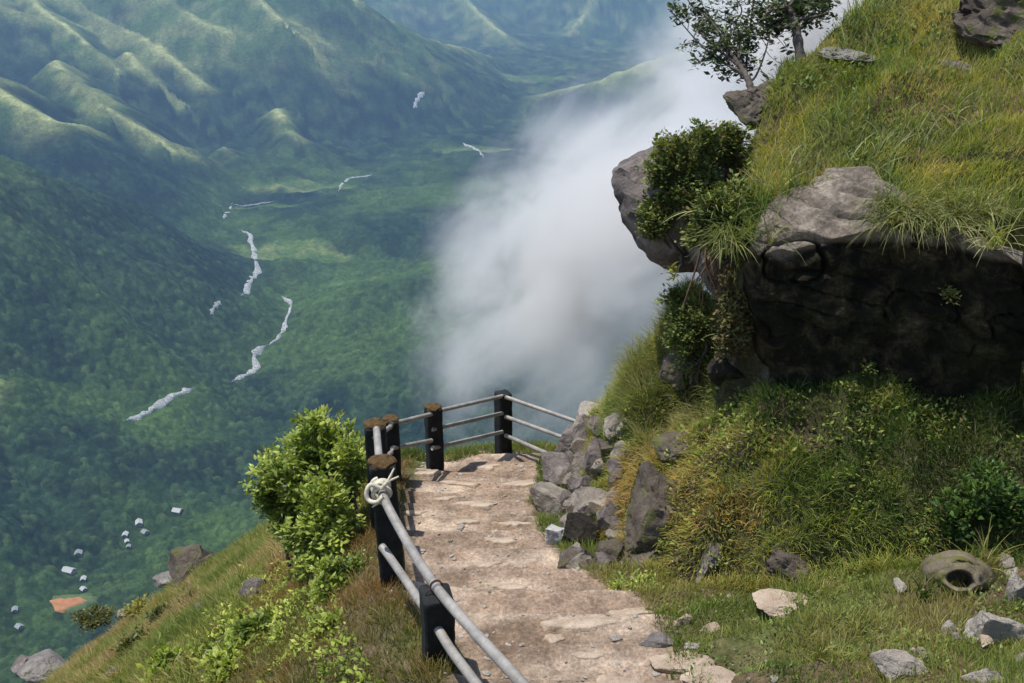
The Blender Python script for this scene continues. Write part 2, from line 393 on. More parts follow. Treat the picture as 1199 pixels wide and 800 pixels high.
# clearing of red earth
def clearing():
    c = hit_valley(66, 710)
    n = 120; a = np.linspace(0, 2*math.pi, n, endpoint=False); g = Geo()
    for (nm, rx, ry, off, cc, mcol, dx) in [('grassy_bank', 30, 19, 2.2, .15, (.075, .115, .035), -5), ('dirt_field', 23, 12, 3.2, .2, (.34, .15, .06), 0)]:
        rings = []
        for k in np.linspace(0, 1, 9):
            rr = k*(1 + .13*np.sin(a*3+1) + .16*noise(np.cos(a)*2.5+rx, np.sin(a)*2.5, seed=8) + .1*noise(np.cos(a)*7, np.sin(a)*7+rx, seed=9))
            x = c[0]+dx + rr*rx*np.cos(a) + .35*rr*ry*np.sin(a); y = c[1] + rr*ry*np.sin(a) + .2*rr*rx*np.cos(a)
            rings.append(np.stack([x, y, c[2] + off - 1.6 - (3.0 if k == 1 else 0) + 0*x], 1))
        v = np.concatenate(rings); m, nt, b, _ = new_mat(nm); t = tex(nt, .2, 6, .7)
        nt.links.new(ramp(nt, [(.3, tuple(q*.7 for q in mcol)), (.7, tuple(q*1.3 for q in mcol))], t.outputs[0]), b.inputs['Base Color'])
        o = mesh_np(nm, v, grid_faces(9, n, True), m); tag(o, kind='structure')
clearing()

M['tin'] = plain('pale_tin_roof', (.40, .41, .39), .6, .12, .6)
M['tinb'] = plain('weathered_tin_roof', (.24, .26, .25), .6, .25, .6)
M['wall'] = plain('limewashed_wall', (.34, .31, .26), .9, .15, .6)
M['dark'] = plain('dark_doorway', (.03, .025, .02), .9, .1, .6)
def house(px, py, w, l, rot, label, mat='tin', hgt=3.2):
    c = hit_valley(px, py); e = empty('village_house', [float(c[0]), float(c[1]), float(c[2]+.6)]); e.rotation_euler.z = rot
    tag(e, label, 'house', 'houses of the valley village')
    def pr(name, v, f, m, par=e): return mesh_np(name, v, f, m, par, smooth=False)
    x, y = w/2, l/2
    v = [(-x, -y, -4), (x, -y, -4), (x, y, -4), (-x, y, -4), (-x, -y, hgt), (x, -y, hgt), (x, y, hgt), (-x, y, hgt), (0, -y, hgt+w*.33), (0, y, hgt+w*.33)]
    f = [(0, 1, 5), (0, 5, 4), (1, 2, 6), (1, 6, 5), (2, 3, 7), (2, 7, 6), (3, 0, 4), (3, 4, 7), (4, 5, 8), (6, 7, 9)]
    pr('wall', v, f, M['wall'])
    ox, oy = x+.6, y+.7; h0 = hgt-.2; h1 = hgt+w*.33+.15
    top = [(-ox, -oy, h0), (0, -oy, h1), (ox, -oy, h0), (-ox, oy, h0), (0, oy, h1), (ox, oy, h0)]
    v = top + [(a, b, c_-.18) for a, b, c_ in top]
    f = [(0, 1, 4, 3), (1, 2, 5, 4), (6, 9, 10, 7), (7, 10, 11, 8), (0, 6, 7, 1), (1, 7, 8, 2), (3, 4, 10, 9), (4, 5, 11, 10), (0, 3, 9, 6), (2, 8, 11, 5)]
    pr('roof', v, f, M[mat])
    for sx, ww, z0, z1, nm in ((-.22*w, .9, 0, 2.1, 'door'), (.22*w, 1.1, 1, 2.1, 'window')):
        v = [(sx-ww/2, -y-.03, z0), (sx+ww/2, -y-.03, z0), (sx+ww/2, -y-.03, z1), (sx-ww/2, -y-.03, z1)]
        v += [(a, b-.06, c_) for a, b, c_ in v]
        pr(nm, v, [(4, 5, 6, 7), (0, 4, 7, 3), (1, 2, 6, 5), (3, 7, 6, 2), (0, 1, 5, 4)], M['dark'])
HS = [(163, 614, 9, 11, .4, 'white-roofed house, second highest in the valley village, below right of bare rocks', 'tin'),
      (170, 625, 8, 8, .9, 'dull small house just below a white-roofed one, upper village', 'tinb'),
      (147, 628, 7, 8, .1, 'small white house at the top of a short column of three', 'tin'),
      (149, 636, 5, 6, .5, 'tiny white hut in the middle of a column of three', 'tin'),
      (151, 642, 5, 5, .2, 'tiny greenish-white hut at the foot of a column of three', 'tinb'),
      (92, 650, 10, 8, .3, 'dull pale house above left of the biggest bright roof in the village', 'tinb'),
      (81, 670, 10, 15, 1.25, 'biggest bright white long roof in the valley village', 'tin'),
      (98, 680, 6, 7, .2, 'small white hut right of the biggest village roof', 'tin'),
      (98, 692, 6, 6, .9, 'small white hut just above the right end of the red dirt field', 'tin'),
      (208, 600, 10, 13, 1.3, 'pale house standing apart, highest and farthest right in the village', 'tin'),
      (18, 716, 6, 7, .4, 'tiny pale house left of the red dirt field', 'tinb'),
      (23, 736, 7, 7, 1.0, 'pale house among dark trees below left of the red dirt field', 'tinb')]
for h in HS: house(h[0], h[1], h[2]*.66, h[3]*.66, *h[4:], hgt=2.2)

# ------------------------------------------------------------------ the near hillside (height field)
LROW = np.array([[-.55, 3.0], [-.45, 4.18], [-.84, 5.08], [-1.1, 6.39], [-1.28, 8.9], [-1.3, 10], [-1.2, 12], [-1.0, 40]])     # line of the railing
def railx(y): return np.interp(y, LROW[:, 1], LROW[:, 0])
BASE = np.array([[1.15, 10.2], [1.0, 9.6], [.88, 8.6], [.80, 7.5], [.86, 6.6], [.98, 6.0], [1.22, 5.55], [1.8, 5.25], [2.5, 5.2], [3.6, 5.05], [6, 4.7], [12, 4.5], [40, 0], [40, 80], [4.5, 80], [3.0, 14], [1.6, 11.2]])
UP = np.array([[1.62, 6.85], [2.0, 6.75], [2.6, 6.65], [3.2, 6.5], [4.2, 6.2], [6, 5.9], [12, 5], [40, 1], [40, 80], [9, 80], [5.2, 12.5], [4.3, 10.8], [3.3, 9.6], [2.7, 8.95], [2.05, 8.45], [1.75, 7.9]])
RUB = np.array([[.50, 10.1], [.46, 9.6], [.42, 8.6], [.38, 7.6], [.52, 6.7], [.75, 6.15], [1.3, 6.0], [1.6, 8], [1.5, 10]])
def sdist(poly, x, y):
    d = np.full(x.shape, 1e9); ins = np.zeros(x.shape, bool); n = len(poly)
    for i in range(n):
        ax, ay = poly[i]; bx, by = poly[(i+1) % n]; dx, dy = bx-ax, by-ay
        t = np.clip(((x-ax)*dx+(y-ay)*dy)/(dx*dx+dy*dy), 0, 1); d = np.minimum(d, np.hypot(x-ax-t*dx, y-ay-t*dy))
        c = ((ay > y) != (by > y)); xi = ax + (y-ay)*dx/(dy if dy else 1e-9); ins ^= c & (x < xi)
    return np.where(ins, d, -d)
EX = np.array([-1000, -30, -16, -8.7, -5.5, -4.3, -2.6, -1.5, -.9, -.1, .8, 1.6, 3, 5, 8, 40])
EY = np.array([60, 17.5, 15.2, 13.9, 13.5, 13.0, 10.9, 9.75, 9.95, 10.6, 10.4, 10.3, 10.2, 11.6, 12.6, 19])
def ztop(x, y): return -1.98 + .45*(y-6.34) + .30*(x-2.6)
def ground(x, y, detail=True):
    x = np.asarray(x, float); y = np.asarray(y, float); x, y = np.broadcast_arrays(x, y)
    yy = np.minimum(y, 14)
    plane = -2.385 - .36*y - .0*yy
    plane = np.where(y > 14, -2.385-.36*14 - .2*(y-14), plane)
    # worn steps on the path
    s = (y-3.2)/.46; st = np.floor(s) + sstep(.80, 1.0, s - np.floor(s)) - s
    rx = railx(y); onp = sstep(-.02, .12, x-rx)*sstep(10.9, 10.2, y)
    wob = .18*noise(x*1.3, y*.4, seed=15)
    s2 = s + wob; st = np.floor(s2) + sstep(.72, 1.0, s2-np.floor(s2)) - s2 + .4
    z = plane - .36*.46*st*onp*1.05*sstep(2.4, 1.2, x)
    z = z + .17*np.clip(x-1.1, 0, None)
    dx = np.clip(rx-.10-x, 0, None)
    z = z - .75*dx - .35*np.clip(-x-9, 0, None) + .05*np.exp(-((x-rx)/.25)**2)
    lf = sstep(.2, 1.5, dx)
    if detail:
        z = z + lf*(.28*fbm(x*.55, y*.55, oct=4, seed=101) + .5*noise(x*.14, y*.14, seed=103)*sstep(3, 8, dx))
        z = z + .022*fbm(x*3.1, y*3.1, oct=4, seed=104)
    sb = sdist(BASE, x, y) + (.10*fbm(x*1.4, y*1.4, oct=4, seed=111) if detail else 0)
    wall = (1.0+.3*sstep(1.6, .9, x))*(1-np.exp(-np.clip(sb, 0, 9)*1.4))*sstep(0, .12, sb)
    if detail: wall = wall + sstep(.05, .4, sb)*(.16*fbm(x*2.3, y*2.3, oct=4, seed=115) + .10*(1-2*np.abs(noise(x*3.1, y*3.1, seed=116))))
    sr = sdist(RUB, x, y)
    z = z + wall + .33*np.clip(sb, 0, 3.5) + sstep(0, .42, sr)*np.interp(y, [6, 6.8, 8, 9.3, 10.1], [.05, .25, .5, .72, .6])*sstep(1.5, 1.0, x)
    z = z + 1.05*np.exp(-((x-1.6)/.42)**2-((y-8.25)/.75)**2)
    if detail: z = z + .17*fbm(x*1.5, y*1.5, oct=4, seed=117)*sstep(1.0, 1.8, x)
    su = sdist(UP, x, y) + (.08*fbm(x*1.7+9, y*1.7, oct=3, seed=113) if detail else 0)
    hm = np.clip((y-6.7)/.8, 0, 1)
    zt = ztop(x, y) + (hm*.20*fbm(x*1.1, y*1.1, oct=4, seed=121) + hm*.10*noise(x*3, y*3, seed=123) + .05*fbm(x*4, y*4, oct=3, seed=122) if detail else 0)
    zt = np.where(x > 4, zt + .35*(x-4), zt)
    z = np.where(su > 0, z + (np.maximum(zt, z)-z)*sstep(0, .30, su), z)
    e = np.interp(x, EX, EY) + (.22*fbm(x*.8, 7.7, oct=4, seed=131) if detail else 0)
    over = np.clip(y-e, 0, None)
    z = z - (1.9*np.sqrt(over*over+.09) - .57)*(over > 0)
    if detail: z = z + np.clip(over, 0, 12)*.22*fbm(x*.2, y*.2, oct=4, seed=133)
    # far left of the spur the slope falls into the valley
    return np.maximum(z, FLOOR-8)
def steps(lo, hi, fine_lo, fine_hi, d, grow=1.12):
    a = list(np.arange(fine_lo, fine_hi, d)); q = d; v = fine_hi
    up = []
    while v < hi: up.append(v); q *= grow; v += q
    up.append(hi); q = d; v = fine_lo - d; dn = []
    while v > lo: dn.append(v); q *= grow; v -= q
    dn.append(lo); return np.array(dn[::-1] + a + up)
def hill_colors(x, y, z):
    n = fbm(x*1.1, y*1.1, z*1.1, oct=4, seed=141); n2 = fbm(x*5, y*5, z*5, oct=3, seed=142)
    soil = np.array([.12, .085, .05]); gr = np.array([.09, .10, .03]); rock = np.array([.16, .14, .12])
    c = soil + (gr-soil)*sstep(-.4, .3, n+.3*n2)[..., None]
    # the trodden path
    rx = railx(y); sb = sdist(BASE, x, y)
    edge = .12*fbm(x*3, y*3, oct=3, seed=143)
    right = np.interp(y, [3, 4, 4.6, 5.2, 6, 7.5, 9.5, 10.3], [1.15, .95, 1.0, .95, .48, .18, .36, .4])
    pth = sstep(.02, .16, x-rx-.16+edge)*sstep(.06, -.08, x-right+edge)*sstep(10.5, 10.1, y+edge)
    p1 = np.array([.29, .21, .15]); p2 = np.array([.44, .345, .26]); p3 = np.array([.20, .14, .095])
    pc = p1 + (p2-p1)*sstep(-.1, .5, fbm(x*1.5, y*5, oct=4, seed=144))[..., None]
    pc = pc + (p3-pc)*(sstep(.05, .6, fbm(x*1.8+4, y*3, oct=4, seed=145))*.95)[..., None]
    c = c + (pc-c)*pth[..., None]
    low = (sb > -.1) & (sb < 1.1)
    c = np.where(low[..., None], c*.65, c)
    return c, pth
def build_hill():
    xs = steps(-1000, 60, -7.5, 5.2, .042, 1.09); ys = steps(-20, 420, 3.1, 14.2, .042, 1.09)
    x, y = np.meshgrid(xs, ys, indexing='ij'); z = ground(x, y); c, pth = hill_colors(x, y, z)
    # far flank of the hill is overgrown
    far = sstep(0, 3, y-np.interp(x, EX, EY))[..., None]; c = c + (np.array([.05, .085, .025])-c)*far
    z = z + pth*.012*fbm(x*14, y*14, oct=3, seed=151)
    m, nt, b, _ = new_mat('earth_and_stone'); L = nt.links
    a = N(nt, 'ShaderNodeAttribute', attribute_name='Col'); t = tex(nt, 6, 8, .72); t2 = tex(nt, 38, 6, .75); v = tex(nt, 9, typ='vor')
    col = mixc(nt, 1.0, a.outputs[0], ramp(nt, [(.28, (.5, .48, .45)), (.5, (1, 1, 1)), (.72, (1.5, 1.48, 1.45))], t.outputs[0]), 'MULTIPLY')
    col = mixc(nt, .8, col, ramp(nt, [(.30, (.45, .43, .4)), (.5, (1, 1, 1)), (.68, (1.75, 1.7, 1.65))], t2.outputs[0]), 'MULTIPLY')
    L.new(col, b.inputs['Base Color']); b.inputs['Roughness'].default_value = .95
    b1 = bump(nt, b, t.outputs[0], .8, .05); bump(nt, b, t2.outputs[0], .8, .015, b1)
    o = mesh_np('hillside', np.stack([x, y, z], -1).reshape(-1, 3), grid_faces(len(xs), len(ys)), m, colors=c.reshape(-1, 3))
    tag(o, kind='structure')
build_hill()
def gz(x, y): return float(ground(np.array([x]), np.array([y]))[0])
def hit_ground(px, py, tmin=2.5, tmax=40):
    r = ray(px, py); t = np.arange(tmin, tmax, .01); z = ground(r[0]*t, r[1]*t) - r[2]*t
    i = int(np.argmax(z > 0)); i = i if z[i] > 0 else int((18-tmin)/.01); return r*t[i]

# ------------------------------------------------------------------ rocks
import bmesh
def ico(sub):
    bm = bmesh.new(); bmesh.ops.create_icosphere(bm, subdivisions=sub, radius=1)
    v = np.array([q.co[:] for q in bm.verts]); f = np.array([[q.index for q in p.verts] for p in bm.faces]); bm.free(); return v, f
ICO = {k: ico(k) for k in (3, 4, 5)}
def rock_mesh(name, centre, size, mat, seed, rot=0, cuts=9, sub=4, amp=.06, tilt=0, parent=None, blocky=.72):
    v, f = ICO[sub]; v = v.copy(); r = np.random.default_rng(seed)
    for i in range(cuts):
        n = r.normal(size=3); n[2] *= .8; n /= np.linalg.norm(n); d = r.uniform(blocky-.17, blocky+.15)
        k = np.clip(v @ n - d, 0, None); v = v - k[:, None]*n*.96
    v = v + (fbm(v[:, 0]*1.6+seed, v[:, 1]*1.6, v[:, 2]*1.6, 4, seed)*amp*2.2 )[:, None]*v
    rdg = 1-2*np.abs(noise(v[:, 0]*2.7+seed, v[:, 1]*2.7, v[:, 2]*4.2, seed+9)); v = v - (sstep(.80, 1.0, rdg)*amp*.9)[:, None]*v
    v = v + (fbm(v[:, 0]*15+seed, v[:, 1]*15, v[:, 2]*15, 2, seed+6)*amp*.28)[:, None]*v
    v = v + (fbm(v[:, 0]*6+seed, v[:, 1]*6, v[:, 2]*6, 3, seed+3)*amp*.6)[:, None]*v
    v = v*np.asarray(size)
    ct, st = math.cos(tilt), math.sin(tilt); v = np.stack([v[:, 0]*ct + v[:, 2]*st, v[:, 1], -v[:, 0]*st + v[:, 2]*ct], 1)
    c, s = math.cos(rot), math.sin(rot); v = np.stack([v[:, 0]*c - v[:, 1]*s, v[:, 0]*s + v[:, 1]*c, v[:, 2]], 1)
    o = mesh_np(name, v, f, mat, parent, smooth=True); o.location = [float(q) for q in centre]
    try:
        o.data.set_sharp_from_angle(angle=R(38))
    except Exception: pass
    return o
def rock_at(px, py, wpx, hpx, label, mat='grey', name='rock', seed=1, depth=1.0, rot=0, tilt=0, group=None, cat='rock', sink=.25, zc=None, cuts=12, amp=.08, sub=5, blocky=.64, surf=None, down=0):
    """px,py = centre of the rock in the photo, on the ground under its foot; real size from distance"""
    if zc is None:
        p = hit_ground(px, py + hpx*.4); zc = p @ np.array([0, CP, -SP])
    if surf is not None:
        zc = hit_ground(px, py, 4) @ np.array([0, CP, -SP]); zc = min(zc, surf[1]); zc += surf[0]
    c = P(px, py, zc); w = wpx/2/F*zc; h = hpx/2/F*zc; c = c - np.array([0, 0, h*down])
    o = rock_mesh(name, c, (w*1.1, w*depth, h*1.12), M[mat], seed, rot, cuts, sub, amp, tilt, blocky=blocky)
    return tag(o, label, cat, group)

# stones stacked up the right edge of the path
G1 = 'stones piled at the cliff foot beside the path'
WALL = [
 (697, 484, 40, 24, 10.4, 'pale', 'pale flat stone capping the pile at the end of the railing', .2),
 (722, 498, 32, 26, 10.0, 'grey', 'pale grey stone right of the railing end, half hidden by grass', -.2),
 (684, 508, 34, 26, 10.5, 'lilac', 'dark purple-grey stone where the top rail meets the pile', .5),
 (665, 527, 44, 36, 10.2, 'lilac', 'dark stone the lower rails run into', -.3),
 (652, 552, 44, 44, 9.6, 'lilac', 'dark rounded stone lowest on the path side below the rails', .2),
 (680, 557, 28, 40, 9.1, 'grey', 'upright light grey wedge-shaped stone in the middle of the pile', .35),
 (700, 540, 34, 50, 9.4, 'lilac', 'tall dark stone behind the light wedge-shaped stone', -.2),
 (692, 590, 44, 40, 8.6, 'grey', 'light grey stone with pointed top below the wedge-shaped stone', .25),
 (650, 592, 46, 42, 8.8, 'grey', 'speckled grey stone at the path edge left of the pointed stone', .1),
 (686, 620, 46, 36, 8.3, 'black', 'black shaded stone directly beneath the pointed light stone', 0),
 (650, 628, 26, 28, 8.2, 'white', 'small stone with a bright white top on the path edge', .6),
 (716, 610, 32, 50, 8.4, 'lilac', 'dark narrow stone upright beside the pointed light stone', -.3),
 (712, 655, 34, 40, 7.7, 'brown', 'small brown stone with pale crack at the foot of the cliff', .3),
 (684, 662, 36, 30, 7.5, 'grey', 'flattish grey stone in the grass at the path edge', -.1),
]
for i, (px, py, w, h, zc, mt, lab, tl) in enumerate(WALL):
    rock_at(px, py, w*1.4, h*1.4, lab, mt, 'rock', 200+i*3, 1.1, tl*2, tl, G1, zc=zc, cuts=16, amp=.05, blocky=.56, surf=(-.07, zc+.25))
for i in range(46):
    r_ = np.random.default_rng(900+i); px, py = r_.uniform(648, 728), r_.uniform(488, 672); px = max(px, 690-(py-488)*.25 if py < 560 else 668)
    rock_at(px, py, r_.uniform(22, 42), r_.uniform(18, 34), 'small angular stone filling a gap between the bigger ones of the pile', ['grey', 'lilac', 'brown'][i % 3], 'rock', 950+i, 1.0, r_.uniform(0, 3), r_.uniform(-.5, .5), 'small filler stones of the pile by the path', cuts=14, sub=4, surf=(-0.06, 11))
G2 = 'rock faces showing through the grassy bank'
BANK = [
 (775, 600, 130, 120, 7.9, 'brown', 'broad brown rock face in the bank beside the stone pile', .1, 301),
 (800, 525, 100, 40, 8.3, 'brown', 'long mossy brown ledge above the broad brown rock face', -.05, 302),
 (755, 655, 90, 50, 7.5, 'brown', 'low dark brown rock at the foot of the broad brown face', .15, 303),
 (832, 655, 34, 60, 7.2, 'lilac', 'thin grey slanting slab of rock low in the bank', .75, 305),
 (930, 668, 76, 56, 6.9, 'brown', 'dark pointed triangular rock low in the bank', .5, 306),
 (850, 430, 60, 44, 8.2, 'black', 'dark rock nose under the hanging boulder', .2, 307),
 (792, 440, 60, 48, 8.6, 'brown', 'dark blunt rock jutting left under the shrub-covered boulder', -.3, 308),
 (905, 433, 52, 26, 7.35, 'brown', 'small rounded tan rock at the lower left of the black rock face', .3, 309),
 (1190, 440, 60, 90, 6.55, 'brown', 'tan broken rock at the right end of the black rock face', -.6, 310),
]
for px, py, w, h, zc, mt, lab, tl, sd in BANK:
    rock_at(px, py, w, h, lab, mt, 'rock', sd, 1.0, tl, tl, G2, zc=zc, cuts=16, amp=.09, sub=5, blocky=.6, surf=((.0004 if sd in (301, 302, 303, 305, 306) else .0012)*w, zc+.8))
G3 = 'flat stones laid in the ground near the path'
FLAT = [
 (920, 704, 120, 20, 'slab', 'long pale flat stone below the triangular rock', 401),
 (800, 724, 36, 20, 'slab', 'small squarish pale stone left of the grassy patch', 402),
 (836, 733, 34, 16, 'slab', 'small tan stone beside the squarish one', 403),
 (770, 748, 60, 20, 'ledge', 'dull flat stone at the right border of the path', 404),
 (800, 772, 110, 26, 'slab', 'broad pinkish flat stone near the bottom edge of the view', 405),
 (835, 794, 120, 22, 'slab', 'pale flagstone lowest in the view beside the path', 406),
 (1060, 772, 80, 50, 'pale', 'pale sunlit rock right of the silvery leafed plant', 407),
 (1150, 788, 56, 30, 'pale', 'pinkish pale rock at the bottom right in the grass', 408),
 (1172, 724, 120, 80, 'pale', 'rough pale grey rock right of the round hollow', 409),
 (1113, 730, 34, 44, 'pale', 'small upright pale stone below the round hollow', 410),
 (1194, 680, 40, 70, 'pale', 'grey rock at the right margin above the grass', 411),
 (720, 797, 70, 10, 'slab', 'thin pale stone on the path at the bottom margin', 412),
]
for px, py, w, h, mt, lab, sd in FLAT:
    rock_at(px, py, w, h, lab, mt, 'rock', sd, .55, 0, .05, G3, cuts=16, amp=.09, blocky=.55, down=.7)
for i in range(18):
    r_ = np.random.default_rng(1300+i); px, py = r_.uniform(1040, 1197), r_.uniform(655, 788)
    rock_at(px, py, r_.uniform(10, 30), r_.uniform(8, 20), 'small pale stone half sunk in the grass near the mossy mound', ['pale', 'slab', 'grey'][i % 3], 'rock', 1350+i, 1.0, r_.uniform(0, 3), r_.uniform(-.3, .3), 'small stones in the grass near the mound', cuts=14, sub=4, down=.3)
# flat pale slabs let into the path
def slab(px, py, wpx, lpx, label, seed, rot=0, mat='slab'):
    p = hit_ground(px, py); zc = p @ np.array([0, CP, -SP]); w = wpx/2/F*zc
    r = np.random.default_rng(seed); n = 40; a = np.linspace(0, 2*math.pi, n, endpoint=False)
    q = 1 + .38*noise(np.cos(a)*1.4+seed, np.sin(a)*1.4, seed=seed) +   .17*noise(np.cos(a)*5+seed, np.sin(a)*5, seed=seed+1)
    l = lpx/2/F*zc*2.3; q = q*(1-.12*np.abs(np.sin(a*2.5+seed))); x = q*w*np.cos(a); y = q*l*np.sin(a); c, s = math.cos(rot), math.sin(rot); x, y = x*c-y*s, x*s+y*c
    rings = []
    for k, h in ((1.12, -.05), (1.0, .002), (.9, .011), (.5, .014), (0, .014)):
        rings.append(np.stack([x*k, y*k, -.36*y*k*.75 + h + .006*noise(x*k*9, y*k*9, seed=seed)], 1))
    o = mesh_np('paving_stone', np.concatenate(rings), grid_faces(5, n, True)[:, ::-1], M[mat]); o.location = [float(p[0]), float(p[1]), float(p[2])-.003]
    tag(o, label, 'paving stone', 'flat stones set into the path')
SL = [(675, 728, 84, 16, 'longest whitish slab across the lower path', .1), (740, 716, 50, 8, 'thin pale slab right of the longest whitish one', .1), (570, 545, 46, 10, 'pale slab at the foot of the corner post', 0), (612, 566, 44, 12, 'pale squarish slab near the far right side of the landing', 0),
      (500, 553, 40, 10, 'pinkish slab at the base of the second far post', -.3), (540, 566, 52, 8, 'pale strip of stone across the landing, left half', -.1), (560, 590, 60, 8, 'tan strip of stone on the first far step', 0),
      (520, 583, 40, 6, 'narrow slab by the left side of the far steps', 0), (600, 612, 50, 10, 'rounded tan slab midway down the right of the path', -.2), (585, 632, 44, 8, 'tan slab in the middle of the path', 0),
      (570, 660, 40, 8, 'smooth brownish slab on the middle steps', .1), (595, 685, 52, 10, 'dull slab in the middle of the wide path', 0), (688, 765, 40, 9, 'short pale slab above the bottom margin', .2),
      (648, 748, 26, 8, 'tiny pale slab below the longest whitish one', 0), (545, 610, 30, 7, 'small slab left of centre on the middle steps', .2), (480, 600, 32, 6, 'sliver of stone beside the mossy railing posts', .1)]
for i, (px, py, w, l, lab, rt) in enumerate(SL): slab(px, py, w, l, lab, 500+i, rt)
# loose pebbles and chips
def chips():
    g = Geo(); v0, f0 = ICO[3]; v0, f0 = ico(1)
    n = 700; x = rng.uniform(-1.2, 1.6, n); y = rng.uniform(3.6, 10.3, n); keep = (x > railx(y)+.05); x, y = x[keep], y[keep]
    z = ground(x, y)
    for a, b, c in zip(x, y, z):
        s = rng.uniform(.006, .02)*(1 + 1.2*(rng.random() < .08)); v = v0*np.array([s*rng.uniform(.8, 1.8), s, s*.6]); q = rng.uniform(0, 6.28)
        v = np.stack([v[:, 0]*math.cos(q)-v[:, 1]*math.sin(q), v[:, 0]*math.sin(q)+v[:, 1]*math.cos(q), v[:, 2]], 1)*(1+.2*rng.normal(size=(len(v), 1))*.5)
        g.add(v+[a, b, c+.003], f0)
    vv = np.concatenate(g.v); ff = np.concatenate(g.f)
    tag(mesh_np('gravel', vv, ff, M['pale'], smooth=False), 'loose pale stone chips strewn over the path', 'gravel', kind='stuff')
chips()

G4 = 'boulders on the grassy slope below the railing'
SLOPE = [
 (225, 663, 56, 56, 'brown', 'boulder', 'biggest rounded brown boulder on the crest of the slope', 601), (244, 660, 24, 22, 'brown', 'boulder', 'small brown knob against the right of the biggest boulder', 602),
 (238, 716, 28, 20, 'lilac', 'boulder', 'dark grey boulder with pale top below the biggest boulder', 603), (144, 719, 20, 18, 'grey', 'boulder', 'pale grey boulder beside a yellow bush on the slope edge', 604),
 (298, 692, 36, 26, 'lilac', 'boulder', 'low purplish rock in reddish grass left of the bushes', 605), (250, 764, 16, 9, 'white', 'rock', 'left stone of a bright white pair on the slope', 606),
 (266, 764, 20, 12, 'white', 'rock', 'right and larger stone of the bright white pair', 607), (216, 772, 18, 18, 'pale', 'rock', 'upright pinkish stone left of the white pair', 608),
 (138, 790, 26, 16, 'lilac', 'rock', 'dark rock low on the slope near the bottom', 609), (158, 760, 24, 12, 'brown', 'rock', 'brown rock halfway down the lower slope', 610),
 (56, 780, 60, 22, 'ledge', 'rock', 'long grey outcrop at the lower end of the slope crest', 611), (28, 778, 34, 26, 'lilac', 'rock', 'bluish dark rock left of the long grey outcrop', 612),
 (195, 680, 30, 16, 'ledge', 'rock', 'flat tan rock at the left foot of the biggest boulder', 613)]
for px, py, w, h, mt, nm, lab, sd in SLOPE:
    p = hit_ground(px, py+h*.3); zc = float(p @ np.array([0, CP, -SP]))
    if zc > 30: zc = 19
    rock_at(px, py, w, h, lab, mt, nm, sd, .9, .3, .1, G4, cat=nm, zc=zc, cuts=8, amp=.05)

# the big overhanging rock: a closed block lofted through seven sections
def loft(name, sections, nu, nv, mat, amp, seed, freq=1.6):
    s = np.array(sections); d = catmull(s, nu)                       # nu x k x 3
    ring = np.concatenate([d, d[:, :1]], 1).transpose(1, 0, 2); k = len(ring)
    t = np.linspace(0, k-1, nv+1)[:-1]; i = t.astype(int); f = (t-i)[:, None, None]
    f = f*f*(3-2*f)*.35 + f*.65
    r = (ring[i]*(1-f) + ring[i+1]*f).transpose(1, 0, 2)             # nu x nv x 3
    c = r.mean(1, keepdims=True)
    e = np.minimum(np.arange(nu), np.arange(nu)[::-1]); sc = np.sqrt(np.clip(e/ (nu*.05), 0, 1)).reshape(-1, 1, 1)
    r = c + (r-c)*np.maximum(sc, .02)
    v = r.reshape(-1, 3); cc = np.repeat(c, nv, 1).reshape(-1, 3); n = v-cc; n /= np.linalg.norm(n, axis=1)[:, None]+1e-9
    q = v*freq
    dsp = fbm(q[:, 0], q[:, 1], q[:, 2], 5, seed)*amp + fbm(q[:, 0]*4, q[:, 1]*4, q[:, 2]*6, 4, seed+2)*amp*.22
    cr_ = 1-2*np.abs(noise(q[:, 0]*1.3, q[:, 1]*1.3, q[:, 2]*2.2, seed+8)); dsp -= sstep(.86, 1, cr_)*amp*.6
    lay = np.abs(noise(q[:, 0]*.8, q[:, 1]*.8, v[:, 2]*7+q[:, 0]*.8, seed=seed+5)); dsp -= .5*amp*sstep(.25, 0, lay)
    v = v + n*dsp[:, None]
    o = mesh_np(name, v, grid_faces(nu, nv, True), mat); o.data.set_sharp_from_angle(angle=R(45)); return o
def ontop(px, py, dz=0.0):
    r = ray(px, py); a = -1.98 - .45*6.34 - .3*2.6 + dz; t = a/(r[2] - .45*r[1] - .3*r[0]); return r*t
def sec(lip, mid, bot, t1, t2, back=1.6):
    L_ = np.array(P(*lip)); A = ontop(*t1, .07); B = ontop(*t2, .03); Mi = np.array(P(*mid)); Bo = np.array(P(*bot))
    D = B + np.array([.1, .5, -.5]); E = Bo + np.array([.1, 1.0, -.3])
    return [Bo, Mi, L_ + np.array([0, .02, -.07]), L_, .5*(L_+A) + [0, 0, .02], A, B, D, E]
secs = [sec((868, 306, 7.0), (872, 350, 7.15), (885, 400, 7.3), (872, 290), (878, 270)),
        sec((900, 294, 6.78), (892, 360, 6.95), (895, 430, 7.3), (897, 262), (912, 232)),
        sec((945, 285, 6.7), (940, 365, 6.9), (930, 455, 7.3), (940, 232), (960, 206)),
        sec((990, 277, 6.66), (990, 370, 6.88), (985, 475, 7.25), (995, 222), (1010, 200)),
        sec((1045, 270, 6.58), (1050, 370, 6.82), (1050, 492, 7.2), (1045, 240), (1040, 222)),
        sec((1110, 284, 6.42), (1115, 380, 6.68), (1110, 496, 7.05), (1110, 268), (1112, 255)),
        sec((1165, 300, 6.25), (1172, 390, 6.5), (1165, 480, 6.9), (1165, 290), (1165, 280)),
        sec((1215, 325, 6.2), (1215, 390, 6.4), (1205, 460, 6.8), (1215, 315), (1215, 305))]
